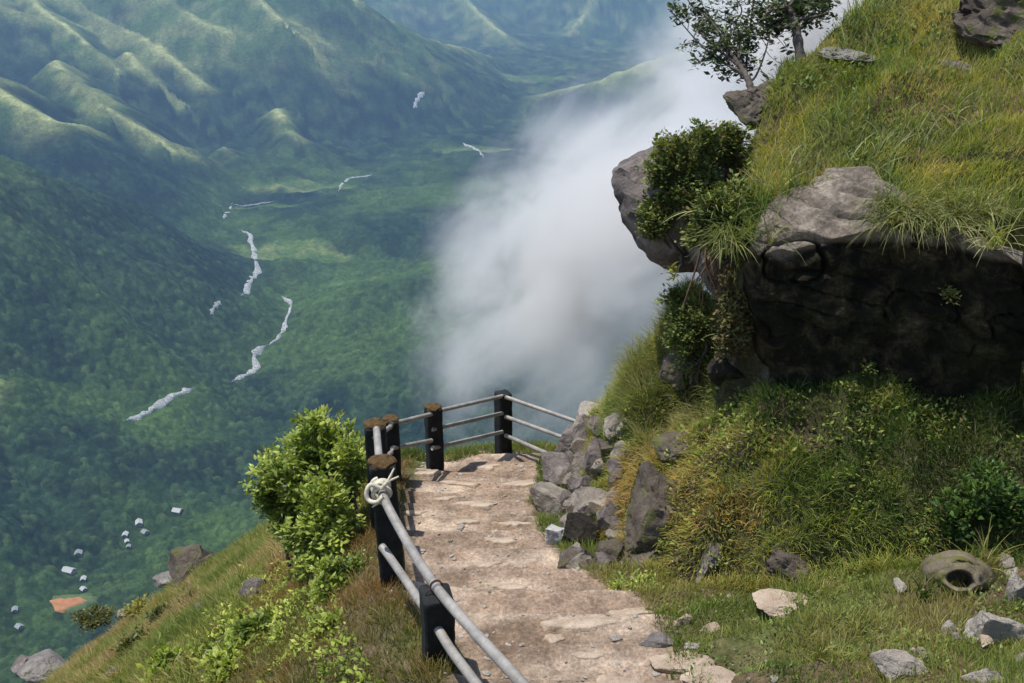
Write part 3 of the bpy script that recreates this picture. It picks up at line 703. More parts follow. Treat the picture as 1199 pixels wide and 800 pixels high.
def two_tone():
    """grey top; mossy face near black, with its shade put into the colour"""
    m, nt, b, _ = new_mat('ledge_and_shaded_rock'); L = nt.links
    med = tex(nt, 5, 8, .72, dist=.5); fine = tex(nt, 26, 6, .75); big = tex(nt, 1.6, 5, .6)
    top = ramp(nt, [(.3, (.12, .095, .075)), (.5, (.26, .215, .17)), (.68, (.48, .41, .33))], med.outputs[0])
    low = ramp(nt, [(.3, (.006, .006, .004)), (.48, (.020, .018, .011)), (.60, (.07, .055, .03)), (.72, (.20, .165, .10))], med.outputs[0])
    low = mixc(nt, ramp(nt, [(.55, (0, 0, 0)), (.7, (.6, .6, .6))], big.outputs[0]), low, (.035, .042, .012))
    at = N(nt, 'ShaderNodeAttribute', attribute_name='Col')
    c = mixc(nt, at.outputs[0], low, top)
    c = mixc(nt, .7, c, ramp(nt, [(.32, (.4, .4, .4)), (.5, (1, 1, 1)), (.7, (1.6, 1.6, 1.6))], fine.outputs[0]), 'MULTIPLY')
    L.new(c, b.inputs['Base Color']); b.inputs['Roughness'].default_value = .88; b.inputs['Specular IOR Level'].default_value = .12
    b1 = bump(nt, b, big.outputs[0], .6, .1); b2 = bump(nt, b, med.outputs[0], 1, .09, b1); bump(nt, b, fine.outputs[0], .9, .02, b2); return m
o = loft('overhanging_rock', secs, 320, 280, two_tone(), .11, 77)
me = o.data; me.update(); nv_ = len(me.vertices); nn = np.empty(nv_*3, np.float32); me.vertex_normals.foreach_get('vector', nn); nn = nn.reshape(-1, 3)
co = np.empty(nv_*3, np.float32); me.vertices.foreach_get('co', co); co = co.reshape(-1, 3)
# grey stone near the top surface; lower down the painted shade takes over
top_vs_shade = sstep(-.10, -.03, co[:, 2] - (ztop(co[:, 0], co[:, 1])) + .05*fbm(co[:, 0]*4, co[:, 1]*4, co[:, 2]*4, 3, 5))
ca = me.color_attributes.new('Col', 'FLOAT_COLOR', 'POINT'); cc = np.ones((nv_, 4), np.float32); cc[:, :3] = top_vs_shade[:, None]; ca.data.foreach_set('color', cc.ravel())
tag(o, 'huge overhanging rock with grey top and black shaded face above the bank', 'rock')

# the boulder jutting left from the cliff, under a shrub
rb = rock_mesh('boulder', P(812, 238, 8.45), (.80, .70, .60), M['lilac'], 711, .3, 13, 5, .07, .15, blocky=.80)
tag(rb, 'big purple-grey boulder jutting left over the drop under a dense shrub', 'boulder')
rb2 = rock_mesh('boulder', P(845, 292, 8.1), (.46, .5, .42), M['lilac'], 712, .1, 12, 5, .07, .5, blocky=.75)
tag(rb2, 'dark lower boulder wedged between the jutting boulder and the overhang', 'boulder')
rb3 = rock_mesh('rock', P(884, 128, 8.0), (.24, .3, .27), M['brown'], 713, .3, 16, 5, .13, .5)
tag(rb3, 'small brown crag at the foot of the twisted tree', 'rock')
rb4 = rock_mesh('rock', P(992, 66, 8.0), (.22, .3, .07), M['ledge'], 714, .1, 16, 5, .12, .1)
tag(rb4, 'flat pinkish rock set in the grass high on the slope', 'rock')
rb5 = rock_mesh('rock', P(1060, 78, 8.2), (.2, .2, .12), M['black'], 715, .1, 9, 4, .06, .1)
tag(rb5, 'dark rock right of the flat pinkish rock on the high slope', 'rock')
rb6 = rock_mesh('rock', P(1172, 22, 7.75), (.55, .4, .30), M['brown'], 716, .1, 22, 5, .16, .3)
tag(rb6, 'large dark crag at the upper right corner of the slope', 'rock')
rb7 = rock_mesh('rock', P(1115, 82, 7.75), (.20, .24, .12), M['lilac'], 717, .1, 10, 4, .08, .1)
tag(rb7, 'small grey-violet rock below the large dark crag', 'rock')

# round hollow in a mossy mound
def hollow():
    c = P(1122, 690, hit_ground(1122, 690) @ np.array([0, CP, -SP]) - .05) + np.array([0, 0, .07]); n = 40; a = np.linspace(0, 2*math.pi, n, endpoint=False)
    d = ray(1122, 692); d = np.array([-.35, -.75, .5]); d /= np.linalg.norm(d)
    u = np.cross(d, [0, 0, 1]); u /= np.linalg.norm(u); w = np.cross(u, d)
    prof = [(.22, -.30), (.18, -.14), (.13, -.03), (.10, .015), (.08, .02), (.07, -.01), (.062, -.07), (.045, -.11), (.0, -.12)]
    rings = []
    for rr, dd in prof:
        k = rr*(1 + .12*noise(np.cos(a)*1.8, np.sin(a)*1.8+3, seed=4))*(1 if rr > .09 else 1)
        rings.append(c + k[:, None]*(np.cos(a)[:, None]*u*1.0 + np.sin(a)[:, None]*w*.72) + d*dd)
    rings = catmull(np.array(rings), 40)
    v = rings.reshape(-1, 3); v = v + .09*fbm(v[:, 0]*6, v[:, 1]*9, v[:, 2]*9, 3, 8)[:, None]*d + .012*noise(v[:, 0]*18, v[:, 1]*18, v[:, 2]*18, 9)[:, None]*d
    o = mesh_np('hollow_mound', v, grid_faces(40, n, True), M['brown2'])
    origin_to(o, c); tag(o, 'mossy earth mound with a dark round hole beside the pale rocks', 'mound')
M['brown2'] = rock_mat('mossy_mound', (.06, .05, .03), (.15, .12, .075), (.30, .25, .18), .3, 5, .95, .02, (.12, .12, .03))
hollow()

# ------------------------------------------------------------------ railing
rail = empty('railing'); 
def post(px_top, py_top, px_b, py_b, zt, w, hgt, rotz, cap=True, lean=0, top_cut=0):
    """square concrete post; top centre at a picture point, straight down"""
    t = P(px_top, py_top, zt); n = 4; g = Geo()
    h = w/2; ring = []
    for (x, y) in ((-h, -h), (h, -h), (h, h), (-h, h)): ring.append((x, y))
    ring = np.array(ring); b = h*.16
    prof = []
    for (x, y) in ring:
        sx, sy = np.sign(x), np.sign(y)
        if sx*sy > 0: prof += [(x, y-sy*b), (x-sx*b, y)]
        else: prof += [(x-sx*b, y), (x, y-sy*b)]
    prof = np.array([(-h, -h+b), (-h+b, -h), (h-b, -h), (h, -h+b), (h, h-b), (h-b, h), (-h+b, h), (-h, h-b)])
    c, s = math.cos(rotz), math.sin(rotz); prof = np.stack([prof[:, 0]*c-prof[:, 1]*s, prof[:, 0]*s+prof[:, 1]*c], 1)
    # subdivide round and up, then roughen
    pp = np.concatenate([prof, prof[:1]]); q = []
    for i in range(8):
        for k in range(5): q.append(pp[i]*(1-k/5)+pp[i+1]*k/5)
    q = np.array(q); nr = len(q); zs = np.concatenate([np.linspace(-hgt, -.012, 34), [0, .0, 0]]); sc = np.concatenate([np.ones(34), [.93, .5, 0.001]])
    v = np.concatenate([np.column_stack([q*k, np.full(nr, z)]) for z, k in zip(zs, sc)])
    v[:, 0] += lean*v[:, 2]
    nz = fbm(v[:, 0]*11+t[0]*7, v[:, 1]*11, v[:, 2]*9, 4, 61)*.011; rad = v[:, :2]/(np.linalg.norm(v[:, :2], axis=1)[:, None]+.01)
    v[:, :2] += rad*nz[:, None]; v[:, 2] += (noise(v[:, 0]*20, v[:, 1]*20, 0.3, 7)*.008)*(v[:, 2] > -.02)
    o = mesh_np('post', v, grid_faces(len(zs), nr, True)[:, ::-1], M['post'], rail); o.location = [float(a) for a in t]
    if cap:
        iv, jf = ICO[4]; mv = iv*np.array([w*.52, w*.52, w*.17]); mv = mv*(1 + .28*fbm(iv[:, 0]*2.5+t[0]*9, iv[:, 1]*2.5, iv[:, 2]*2.5, 4, 17))[:, None]
        mv[:, 2] += w*.02; m = mesh_np('moss_cap', mv, jf, M['moss'], o)
    return t, o
W = .17
def dn(t, d): return np.array(t) - [0, 0, d]
tD, _ = post(511, 694, 0, 0, 5.25, W, 1.1, .25, cap=False)
tC, _ = post(447, 541, 0, 0, 6.35, W, 1.35, .12, lean=-.03)
tB, _ = post(439, 497, 0, 0, 7.75, W, 1.3, .1)
tA, _ = post(457, 491, 0, 0, 9.7, W*.95, 1.2, .1)
t5, _ = post(507, 477, 0, 0, 10.4, W, 1.2, .35)
t6, _ = post(589, 460, 0, 0, 11.4, W, 1.15, .5, cap=False)
def pipe(pts, r, name='rail', n=28, mat='pipe'):
    g = Geo(); c = catmull(np.array(pts), n) if len(pts) > 2 else np.linspace(pts[0], pts[1], n)
    g.tube(c, r, 14); return g.build(name, M[mat], rail)
# top rail of the near run: bends at each post
pT = [P(441, 503, 7.55), P(444, 540, 6.95), P(446, 574, 6.2), P(474, 630, 5.75), P(508, 684, 5.3), P(548, 732, 4.9), P(612, 802, 4.4), P(700, 905, 3.9)]
pipe(pT, .029, n=60)
pipe([P(447, 640, 6.25), P(458, 655, 6.15), P(482, 690, 5.75), P(510, 732, 5.3), P(530, 764, 5.05), P(560, 804, 4.75), P(620, 890, 4.2)], .027, n=50)
for a, b, r in [((457, 497, 9.62), (505, 485, 10.35), .024), ((459, 525, 9.68), (505, 516, 10.4), .024),
             ((506, 483, 10.35), (588, 464, 11.35), .024), ((506, 503, 10.4), (588, 484, 11.4), .024), ((506, 525, 10.45), (588, 506, 11.45), .024),
             ((592, 465, 11.35), (690, 499, 10.7), .024), ((592, 488, 11.4), (686, 522, 10.6), .024), ((592, 510, 11.45), (668, 543, 10.4), .024),
             ((439, 512, 7.7), (457, 500, 9.6), .024), ((440, 548, 7.7), (458, 530, 9.65), .024)]:
    pipe([P(*a), P(*b)], r)
# couplings where the rails enter the posts
tag(rail, 'grey pipe railing on black mossy concrete posts along the path edge', 'railing')
# rope knotted round the top rail
def rope():
    g = Geo(); c = P(446, 573, 6.17)
    t = np.linspace(0, 1, 160)
    e1 = np.array([1., 0, 0]); e2 = np.array([0, .35, .9])
    ax = P(450, 590, 6.1) - P(444, 555, 6.5); ax /= np.linalg.norm(ax); u = np.cross(ax, [1, .2, .3]); u /= np.linalg.norm(u); w = np.cross(ax, u)
    a = t*2*math.pi*4.3; rr = .048 + .008*np.sin(a*1.7)
    p = c + ax*((t-.5)*.13 + .01*np.sin(a*.6))[:, None] + rr[:, None]*(np.cos(a)[:, None]*u + np.sin(a)[:, None]*w)
    g.tube(p, .014, 7)
    lp = catmull(np.array([P(446, 572, 6.1), P(434, 568, 6.08), P(429, 577, 6.08), P(432, 586, 6.08), P(441, 588, 6.05), P(449, 581, 6.05)]), 40)
    g.tube(lp, .015, 7)
    for e in ((462, 548), (459, 556), (467, 558)):
        g.tube(catmull(np.array([P(447, 572, 6.1), P(453, 565, 6.08), P(e[0], e[1], 6.1)]), 14), np.linspace(.013, .006, 14), 6)
    for e in ((436, 594), (452, 592)):
        g.tube(catmull(np.array([P(443, 582, 6.05), P(444, 588, 6.05), P(e[0], e[1], 6.08)]), 12), np.linspace(.011, .005, 12), 6)
    o = g.build('rope', M['rope']); origin_to(o, c); tag(o, 'frayed cream rope knotted round the top rail at a mossy post', 'rope')
rope()
def wire():
    g = Geo(); c = P(511, 687, 5.24); a = np.linspace(0, 4*math.pi, 60)
    ax = P(548, 732, 4.9) - P(508, 684, 5.3); ax /= np.linalg.norm(ax); u = np.cross(ax, [0, 0, 1]); u /= np.linalg.norm(u); w = np.cross(u, ax)
    p = c + ax*(np.linspace(-.012, .012, 60))[:, None] + .034*(np.cos(a)[:, None]*u + np.sin(a)[:, None]*w); g.tube(p, .0035, 6)
    q = catmull(np.array([c+u*.03, c+u*.06-[0, 0, .02], c+u*.075-[0, 0, .07]]), 10); g.tube(q, .0035, 6)
    o = g.build('wire_tie', M['wire']); origin_to(o, c); tag(o, 'rusty wire tie binding the top rail to the nearest post', 'wire')
wire()

# ------------------------------------------------------------------ grass
def normal_at(x, y, e=.06):
    zx = (ground(x+e, y, False)-ground(x-e, y, False))/(2*e); zy = (ground(x, y+e, False)-ground(x, y-e, False))/(2*e)
    n = np.stack([-zx, -zy, np.ones_like(zx)], 1); return n/np.linalg.norm(n, axis=1)[:, None]
def blades(name, pts, nrm, length, width, pal, label, seed=0, bend=.7, down=None, clump=3.0, seg=4, mat='grass', palw=None, kind='stuff', up=.75, group=None, spread=1.2):
    r = np.random.default_rng(seed); n = len(pts)
    cl = fbm(pts[:, 0]*clump, pts[:, 1]*clump, pts[:, 2]*clump, 3, seed+1)
    L = length*(r.uniform(.45, 1.15, n))*(1 + .75*np.clip(cl, -.6, .8))
    w = width*r.uniform(.6, 1.3, n)
    azi = r.uniform(0, 2*math.pi, n) + 0.0
    side = np.stack([np.cos(azi), np.sin(azi), np.zeros(n)], 1)
    # neighbouring blades lean alike, so tufts read as tufts
    la = fbm(pts[:, 0]*clump*.7+5, pts[:, 1]*clump*.7, pts[:, 2]*clump*.7, 2, seed+4)*9 + r.normal(size=n)*spread
    lean = np.stack([np.cos(la), np.sin(la), np.zeros(n)], 1)
    dirn = nrm*(1-up) + np.array([0, 0, 1.])*up + lean*r.uniform(.05, .55, n)[:, None] + r.normal(size=(n, 3))*.13
    dirn /= np.linalg.norm(dirn, axis=1)[:, None]
    g = np.array([0, 0, -1.0])*bend; gl = lean*.35*bend + nrm*.25*bend
    V = np.empty((n, (seg+1)*2, 3)); p = pts.copy(); d = dirn.copy()
    st = L/seg; bb = r.uniform(.5, 1.5, n)[:, None]
    for i in range(seg+1):
        ww = (w*(1 - (i/seg)**1.6)*.5 + .0004)[:, None]
        V[:, 2*i] = p - side*ww; V[:, 2*i+1] = p + side*ww
        p = p + d*st[:, None]; d = d + (g+gl)*bb/seg*1.1; d /= np.linalg.norm(d, axis=1)[:, None]
    base = (np.arange(n)*(seg+1)*2)[:, None]
    f = np.concatenate([base + np.array([2*i, 2*i+1, 2*i+3, 2*i+2]) for i in range(seg)], 0)
    pal = np.array(pal); k = len(pal)
    pn = fbm(pts[:, 0]*.9+3, pts[:, 1]*.9, pts[:, 2]*.9, 4, seed+7)*2.0 + .7*fbm(pts[:, 0]*4, pts[:, 1]*4, pts[:, 2]*4, 2, seed+9) + r.normal(size=n)*.28
    t = np.clip((pn+.8)/1.6, 0, .999)*(k-1); i = t.astype(int); fr = (t-i)[:, None]; c = pal[i]*(1-fr) + pal[np.minimum(i+1, k-1)]*fr
    dry = r.random(n) < .07; c[dry] = np.array([.34, .29, .14])
    c *= r.uniform(.7, 1.35, n)[:, None]
    C = np.repeat(c, (seg+1)*2, 0)
    o = mesh_np(name, V.reshape(-1, 3), f, M[mat], colors=C)
    return tag(o, label, 'grass', kind=kind, group=group)
def scatter(n, x0, x1, y0, y1, test):
    x = rng.uniform(x0, x1, n); y = rng.uniform(y0, y1, n); k = test(x, y); x, y = x[k], y[k]
    z = ground(x, y); return np.stack([x, y, z-.01], 1), normal_at(x, y)
GREEN = [(.05, .085, .018), (.085, .13, .025), (.13, .18, .035), (.19, .22, .045), (.25, .235, .065)]
TOPG = [(.05, .085, .03), (.12, .18, .045), (.23, .28, .065), (.33, .35, .08), (.43, .40, .10), (.50, .40, .15)]
BANKG = [(.06, .10, .022), (.15, .20, .035), (.26, .29, .05), (.35, .31, .07), (.38, .24, .08)]
DRY = [(.17, .21, .05), (.24, .26, .065), (.31, .28, .09), (.38, .30, .13), (.40, .25, .14)]
def top_ok(x, y):
    su = sdist(UP, x, y); p = su > .12
    # the bare patch of the overhanging rock
    a = ontop(885, 285); b = ontop(1015, 205); c = ontop(1045, 265)
    q = sdist(np.array([a[:2], ontop(905, 262)[:2], ontop(940, 226)[:2], b[:2], ontop(1020, 235)[:2], ontop(1030, 268)[:2], ontop(960, 290)[:2]]), x, y) + .03*noise(x*9, y*9, seed=3)
    lip = np.interp(x, [1.6, 2.6, 3.5, 6], [6.6, 6.4, 6.1, 5.5])
    return ((sdist(UP, x, y) > .05) | ((y < lip+.5) & (x > 1.72))) & (q < 0) & (y > lip)
def lift_top(p):
    # near the lip the turf lies on the rock
    zt = ztop(p[:, 0], p[:, 1]) - .02; near = p[:, 1] < np.interp(p[:, 0], [1.6, 2.6, 3.5, 6], [6.6, 6.4, 6.1, 5.5]) + .55; p[:, 2] = np.where(near, np.maximum(p[:, 2], zt), p[:, 2]); return p
p, n = scatter(260000, 1.4, 7.5, 5.9, 13.2, top_ok); p = lift_top(p)
blades('meadow_grass', p, n, .105, .0055, TOPG, 'sunlit yellow-green grass covering the slope above the overhang', 1, .8, clump=2.2)
p, n = scatter(16000, 1.5, 5.6, 6.1, 11, lambda x, y: top_ok(x, y) & (fbm(x*1.6, y*1.6, oct=2, seed=201) > .02)); p = lift_top(p)
blades('coarse_grass', p, n, .25, .010, [(.12, .18, .06), (.24, .28, .10), (.42, .40, .22)], 'long arching pale tussocks standing out of the upper slope', 2, 1.3, clump=3, seg=6)
def lip_ok(x, y):
    lip = np.interp(x, [1.6, 2.6, 3.5, 6], [6.6, 6.4, 6.1, 5.5]); return (np.abs(y-lip-.06) < .12) & ((x > 2.55) | (x < 1.85)) & (fbm(x*3, y*.1, oct=2, seed=205) > -.25)
p, n = scatter(42000, 1.5, 5.6, 5.4, 6.9, lip_ok); p = lift_top(p); 
n[:] = np.array([-.2, -.8, .5])
blades('hanging_grass', p, n, .36, .009, [(.14, .17, .05), (.24, .25, .09), (.38, .35, .18)], 'straw-tipped grass hanging over the lip of the overhanging rock', 3, 1.9, clump=4, seg=6, up=.5)
def bank_ok(x, y):
    sb = sdist(BASE, x, y); su = sdist(UP, x, y); e = np.interp(x, EX, EY)
    m = fbm(x*1.3+3, y*1.3, oct=3, seed=207)
    return (sb > -.1) & (su < .05) & (y < e+1) & (m > -.62)
p, n = scatter(230000, .2, 5.8, 5.0, 11.2, bank_ok)
blades('bank_grass', p, n, .13, .0065, BANKG, 'dull green and rusty grass clinging to the bank under the overhang', 4, 1.2, clump=2.5, up=.35)
p, n = scatter(22000, .45, 1.7, 6.8, 10.9, lambda x, y: bank_ok(x, y) & (sdist(BASE, x, y) < 1.2) & (sdist(BASE, x, y) > .22 + .12*noise(x*3, y*3, seed=9)))
blades('corner_grass', p, n, .24, .007, [(.16, .17, .05), (.26, .25, .09), (.34, .29, .12)], 'tall sunlit straw grass at the outer corner of the bank', 5, 1.1, clump=3, up=.6, seg=5)
def foot_ok(x, y):
    right = np.interp(y, [3, 4, 4.6, 5.2, 6, 7.5, 9.5, 10.3], [1.15, .95, 1.0, .95, .48, .18, .36, .4])
    return (x > right - .05 + .14*fbm(x*2, y*2, oct=3, seed=211)) & (sdist(BASE, x, y) < .05) & (fbm(x*1.7, y*1.7, oct=3, seed=212) > -.3)
p, n = scatter(150000, .1, 4.6, 3.4, 10.2, foot_ok)
blades('verge_grass', p, n, .088, .005, [(.08, .13, .025), (.15, .21, .04), (.23, .26, .055), (.30, .27, .09)], 'short bright grass between the path and the cliff foot', 6, .8, clump=3)
def edge_ok(x, y):
    d = railx(y) - x; e = np.interp(x, EX, EY); return (d > -.14 + .1*fbm(x*3, y*3, oct=2, seed=213)) & (d < 1.3) & (y < e+.25)
p, n = scatter(70000, -2.6, .2, 3.4, 10.6, edge_ok)
blades('rail_grass', p, n, .11, .0055, [(.07, .09, .02), (.14, .14, .035), (.22, .17, .05), (.26, .15, .06)], 'green and rust-brown grass under the railing', 7, .9, clump=3)
p, n = scatter(16000, -1.5, .9, 9.7, 10.8, lambda x, y: (y > np.interp(x, EX, EY)-.38) & (y < np.interp(x, EX, EY)+.25))
blades('landing_grass', p, n, .13, .006, [(.10, .15, .03), (.18, .21, .05), (.3, .27, .10)], 'low grass along the outer edge of the landing behind the corner post', 8, .8, clump=3)
def left_ok(x, y):
    d = railx(y) - x; e = np.interp(x, EX, EY); return (d > .9) & (y < e+.3) & (fbm(x*.9, y*.9, oct=3, seed=215) > -.42)
p, n = scatter(300000, -13, -1.6, 5.0, 15.6, left_ok)
blades('slope_grass', p, n, .20, .011, DRY, 'yellow-green and russet grass over the slope below the railing', 9, .8, clump=1.6, seg=3)
p, n = scatter(5200, -12, -1.8, 5.5, 15, lambda x, y: left_ok(x, y) & (fbm(x*1.2, y*1.2, oct=2, seed=218) > .22))

# ------------------------------------------------------------------ shrubs and trees
def leaves(g, pts, size, pal, r, elong=1.9, updir=None, cup=.25, cl=None):
    n = len(pts); az = r.uniform(0, 2*math.pi, n); el = r.uniform(-.5, .9, n)
    d = np.stack([np.cos(az)*np.cos(el), np.sin(az)*np.cos(el), np.sin(el)], 1)
    if updir is not None: d = d + updir; d /= np.linalg.norm(d, axis=1)[:, None]
    s = np.cross(d, r.normal(size=(n, 3))*.5 + [0, 0, 1.]); s /= np.linalg.norm(s, axis=1)[:, None]+1e-9; nn = np.cross(s, d)
    L = (size*r.uniform(.35, 1.4, n))[:, None]; w = L/elong/2
    a = pts; b = pts + d*L*.45 + s*w - nn*w*cup; c = pts + d*L - nn*L*.12; e = pts + d*L*.45 - s*w - nn*w*cup; mid = pts + d*L*.5
    V = np.stack([a, b, mid, e, c], 1).reshape(-1, 3); base = (np.arange(n)*5)[:, None]
    f = np.concatenate([base+np.array([0, 1, 2, 3]), base+np.array([2, 1, 4, 3])], 0)
    pal = np.array(pal); k = len(pal)
    t = r.random(n) if cl is None else np.clip(cl + r.normal(size=n)*.18, 0, .999)
    t = t*(k-1); i = np.minimum(t.astype(int), k-2); fr = (t-i)[:, None]; col = (pal[i]*(1-fr)+pal[i+1]*fr)*r.uniform(.65, 1.3, n)[:, None]; br = r.random(n) < .025; col[br] = [.16, .09, .04]
    g.add(V, f, np.repeat(col, 5, 0))
def shrub(name, base, centre, rad, n_leaf, size, pal, label, cat, seed, nb=26, stem_r=.018, mat='leaf', group=None, lumps=9, lump_r=.42, red=None, twig_leaf=True, elong=1.9, hang=False):
    r = np.random.default_rng(seed); root = empty(name, [float(q) for q in base]); tag(root, label, cat, group)
    base = np.zeros(3); centre = np.asarray(centre, float) - np.array(root.location); rad = np.asarray(rad, float)
    # lumps: sub-crowns within the ellipsoid
    lc = []
    for i in range(lumps):
        d = r.normal(size=3); d /= np.linalg.norm(d); d[2] = d[2]*.9+.1; lc.append(centre + d*rad*r.uniform(.35, .85))
    lc = np.array(lc + [centre]); gs = Geo(); twigs = []
    for c in lc:
        m = base + (c-base)*.5 + r.normal(size=3)*rad*.15
        q = catmull(np.array([base + r.normal(size=3)*.03, m, c]), 12); gs.tube(q, np.linspace(stem_r, stem_r*.35, 12), 6)
        for k in range(nb//3):
            d = r.normal(size=3); d /= np.linalg.norm(d); e = c + d*rad*lump_r*r.uniform(.6, 1.15)
            st = q[r.integers(7, 12)]; tq = catmull(np.array([st, (st+e)/2 + r.normal(size=3)*.04*rad.mean(), e]), 8)
            gs.tube(tq, np.linspace(stem_r*.3, stem_r*.12, 8), 4, cap=False); twigs.append(tq)
    gs.build('stem', M['bark'], root)
    tw = np.array(twigs); nt_ = len(tw); per = max(1, n_leaf//nt_)
    idx = np.repeat(np.arange(nt_), per); tt = r.uniform(.25, 1.0, len(idx))**.6*7; i = np.minimum(tt.astype(int), 6); f = (tt-i)[:, None]
    p = tw[idx, i]*(1-f) + tw[idx, i+1]*f + r.normal(size=(len(idx), 3))*size*.75
    out = (p-centre)/rad; out /= np.linalg.norm(out, axis=1)[:, None]+1e-6
    cl = .5 + .4*noise(p[:, 0]*5, p[:, 1]*5, p[:, 2]*5, seed)
    gl = Geo(); leaves(gl, p, size, pal, r, elong, out*.6 + [0, 0, .25 if not hang else -.5], cl=cl)
    if red is not None:
        k = r.random(len(p)) < red; leaves(gl, p[k] + out[k]*size*.8, size*.8, [(.20, .07, .03), (.30, .12, .05)], r, elong)
    gl.build('foliage', M[mat], root, smooth=False); return root
BR = [(.08, .12, .02), (.19, .25, .04), (.34, .40, .07), (.50, .52, .13)]
G5 = 'leafy bushes left of the railing'
def sh_px(name, px, py, zc, wpx, hpx, basepx, **kw):
    c = P(px, py, zc); b = P(*basepx); rx = wpx/2/F*zc; rz = hpx/2/F*zc
    return shrub(name, b, c, (rx, rx*.85, rz), **kw)
sh_px('bush', 372, 545, 8.6, 120, 110, (385, 650, 8.6), n_leaf=11000, size=.065, pal=BR, label='tallest bright green bush, outlined against the valley', cat='bush', seed=1, nb=36, group=G5, lumps=16, lump_r=.46)
sh_px('bush', 335, 590, 8.8, 72, 130, (350, 660, 8.8), n_leaf=8000, size=.055, pal=BR, label='bright green bush bulging left below the tallest one', cat='bush', seed=2, nb=30, group=G5, lumps=10)
sh_px('bush', 380, 625, 8.0, 96, 120, (385, 700, 8.0), n_leaf=8500, size=.062, pal=BR, label='darker tangled bush in front of the tallest one', cat='bush', seed=3, nb=30, group=G5, lumps=12)
sh_px('bush', 405, 545, 8.2, 40, 90, (415, 620, 8.2), n_leaf=3000, size=.05, pal=BR, label='narrow leafy bush touching the mossy posts', cat='bush', seed=14, nb=24, group=G5, lumps=6)
sh_px('leafy_plant', 400, 755, 6.6, 70, 120, (400, 800, 6.4), n_leaf=4200, size=.05, pal=BR, label='leafy plant with upright shoots left of the nearest post', cat='plant', seed=4, nb=24, group=G5, lumps=9)
sh_px('leafy_plant', 350, 775, 7.0, 80, 70, (350, 810, 6.9), n_leaf=3600, size=.048, pal=BR, label='low leafy plant at the bottom margin left of the upright shoots', cat='plant', seed=5, nb=24, group=G5, lumps=9)
sh_px('leafy_plant', 402, 700, 7.2, 80, 130, (400, 765, 7.2), n_leaf=5500, size=.045, pal=BR, label='slender leafy shoot between bush and nearest tall post', cat='plant', seed=6, nb=20, group=G5, lumps=5)
def undergrowth(name, n, x0, x1, y0, y1, test, size, pal, label, seed, height=.10):
    p, nn = scatter(n, x0, x1, y0, y1, test); r = np.random.default_rng(seed)
    h = np.clip(.5+fbm(p[:, 0]*3, p[:, 1]*3, p[:, 2]*3, 3, seed)*1.3, .05, 1)[:, None]*height
    p = p + nn*h*r.random((len(p), 1))**.5 + r.normal(size=p.shape)*.01
    g = Geo(); cl = .5+.55*fbm(p[:, 0]*2.2, p[:, 1]*2.2, p[:, 2]*2.2, 3, seed+2)
    leaves(g, p, size, pal, r, 1.8, nn*.7 + [0, 0, .1], cl=cl)
    o = g.build(name, M['dleaf'], smooth=False); tag(o, label, 'undergrowth', kind='stuff')
undergrowth('undergrowth', 60000, .6, 5.6, 5.3, 10.6, lambda x, y: (sdist(BASE, x, y) > .05) & (sdist(UP, x, y) < .1) & (fbm(x*2.1+7, y*2.1, oct=3, seed=231) > -.02), .035, [(.06, .10, .025), (.13, .19, .035), (.24, .27, .06), (.30, .22, .08)], 'low leafy undergrowth in patches on the bank beneath the overhang', 231, .13)
undergrowth('undergrowth', 26000, -3.4, -.6, 3.6, 9.5, lambda x, y: (railx(y)-x > .25) & (railx(y)-x < 1.9) & (fbm(x*2.1+7, y*2.1, oct=3, seed=232) > -.05), .038, BR, 'fresh green leafy undergrowth around the bushes below the railing', 232, .16)
undergrowth('undergrowth', 16000, 1.0, 4.2, 3.6, 6.2, lambda x, y: (sdist(BASE, x, y) < .2) & (fbm(x*2.4+7, y*2.4, oct=3, seed=233) > .12), .024, [(.07, .11, .025), (.15, .21, .05), (.26, .32, .08)], 'low green weeds among the stones right of the path', 233, .07)
undergrowth('undergrowth', 26000, 1.6, 5.6, 6.2, 11, lambda x, y: top_ok(x, y) & (fbm(x*2.0+3, y*2.0, oct=3, seed=234) > .06), .04, [(.08, .12, .03), (.15, .2, .05), (.24, .28, .08)], 'broad-leaved weeds among the grass above the overhang', 234, .12)
# small shrubs on the slope
G6 = 'small shrubs on the grassy slope'
def sshrub(px, py, wpx, hpx, label, seed, pal, n=1500, size=.06):
    p = hit_ground(px, py+hpx*.4); zc = float(p @ np.array([0, CP, -SP])); zc = min(zc, 20)
    sh_px('shrub', px, py, zc, wpx, hpx, (px, py+hpx*.5, zc), n_leaf=n, size=size, pal=pal, label=label, cat='shrub', seed=seed, nb=18, group=G6, lumps=6, stem_r=.012)
OL = [(.05, .06, .015), (.12, .13, .03), (.20, .19, .05)]
sshrub(165, 715, 40, 22, 'yellowish shrub beside the pale grey boulder', 21, [(.16, .17, .03), (.28, .26, .05), (.35, .3, .07)])
sshrub(190, 722, 26, 20, 'dark olive shrub between the yellowish one and the biggest boulder', 22, OL)
sshrub(160, 755, 40, 26, 'dark shrub around the brown rock on the lower slope', 23, OL)
sshrub(228, 705, 24, 22, 'small dark shrub just above the dark grey boulder', 24, OL, 900)
sshrub(192, 790, 70, 22, 'bright yellow-green shrub at the bottom of the slope', 25, [(.18, .24, .03), (.30, .36, .05), (.42, .42, .06)], 2500)
sshrub(300, 735, 60, 30, 'low green shrub right of the slope boulders', 26, BR, 1800)
sshrub(110, 725, 50, 16, 'brown-green scrub along the slope crest left of the pale boulder', 27, OL, 1500)
sshrub(265, 780, 70, 26, 'low green shrub under the white stones', 28, BR, 2200)
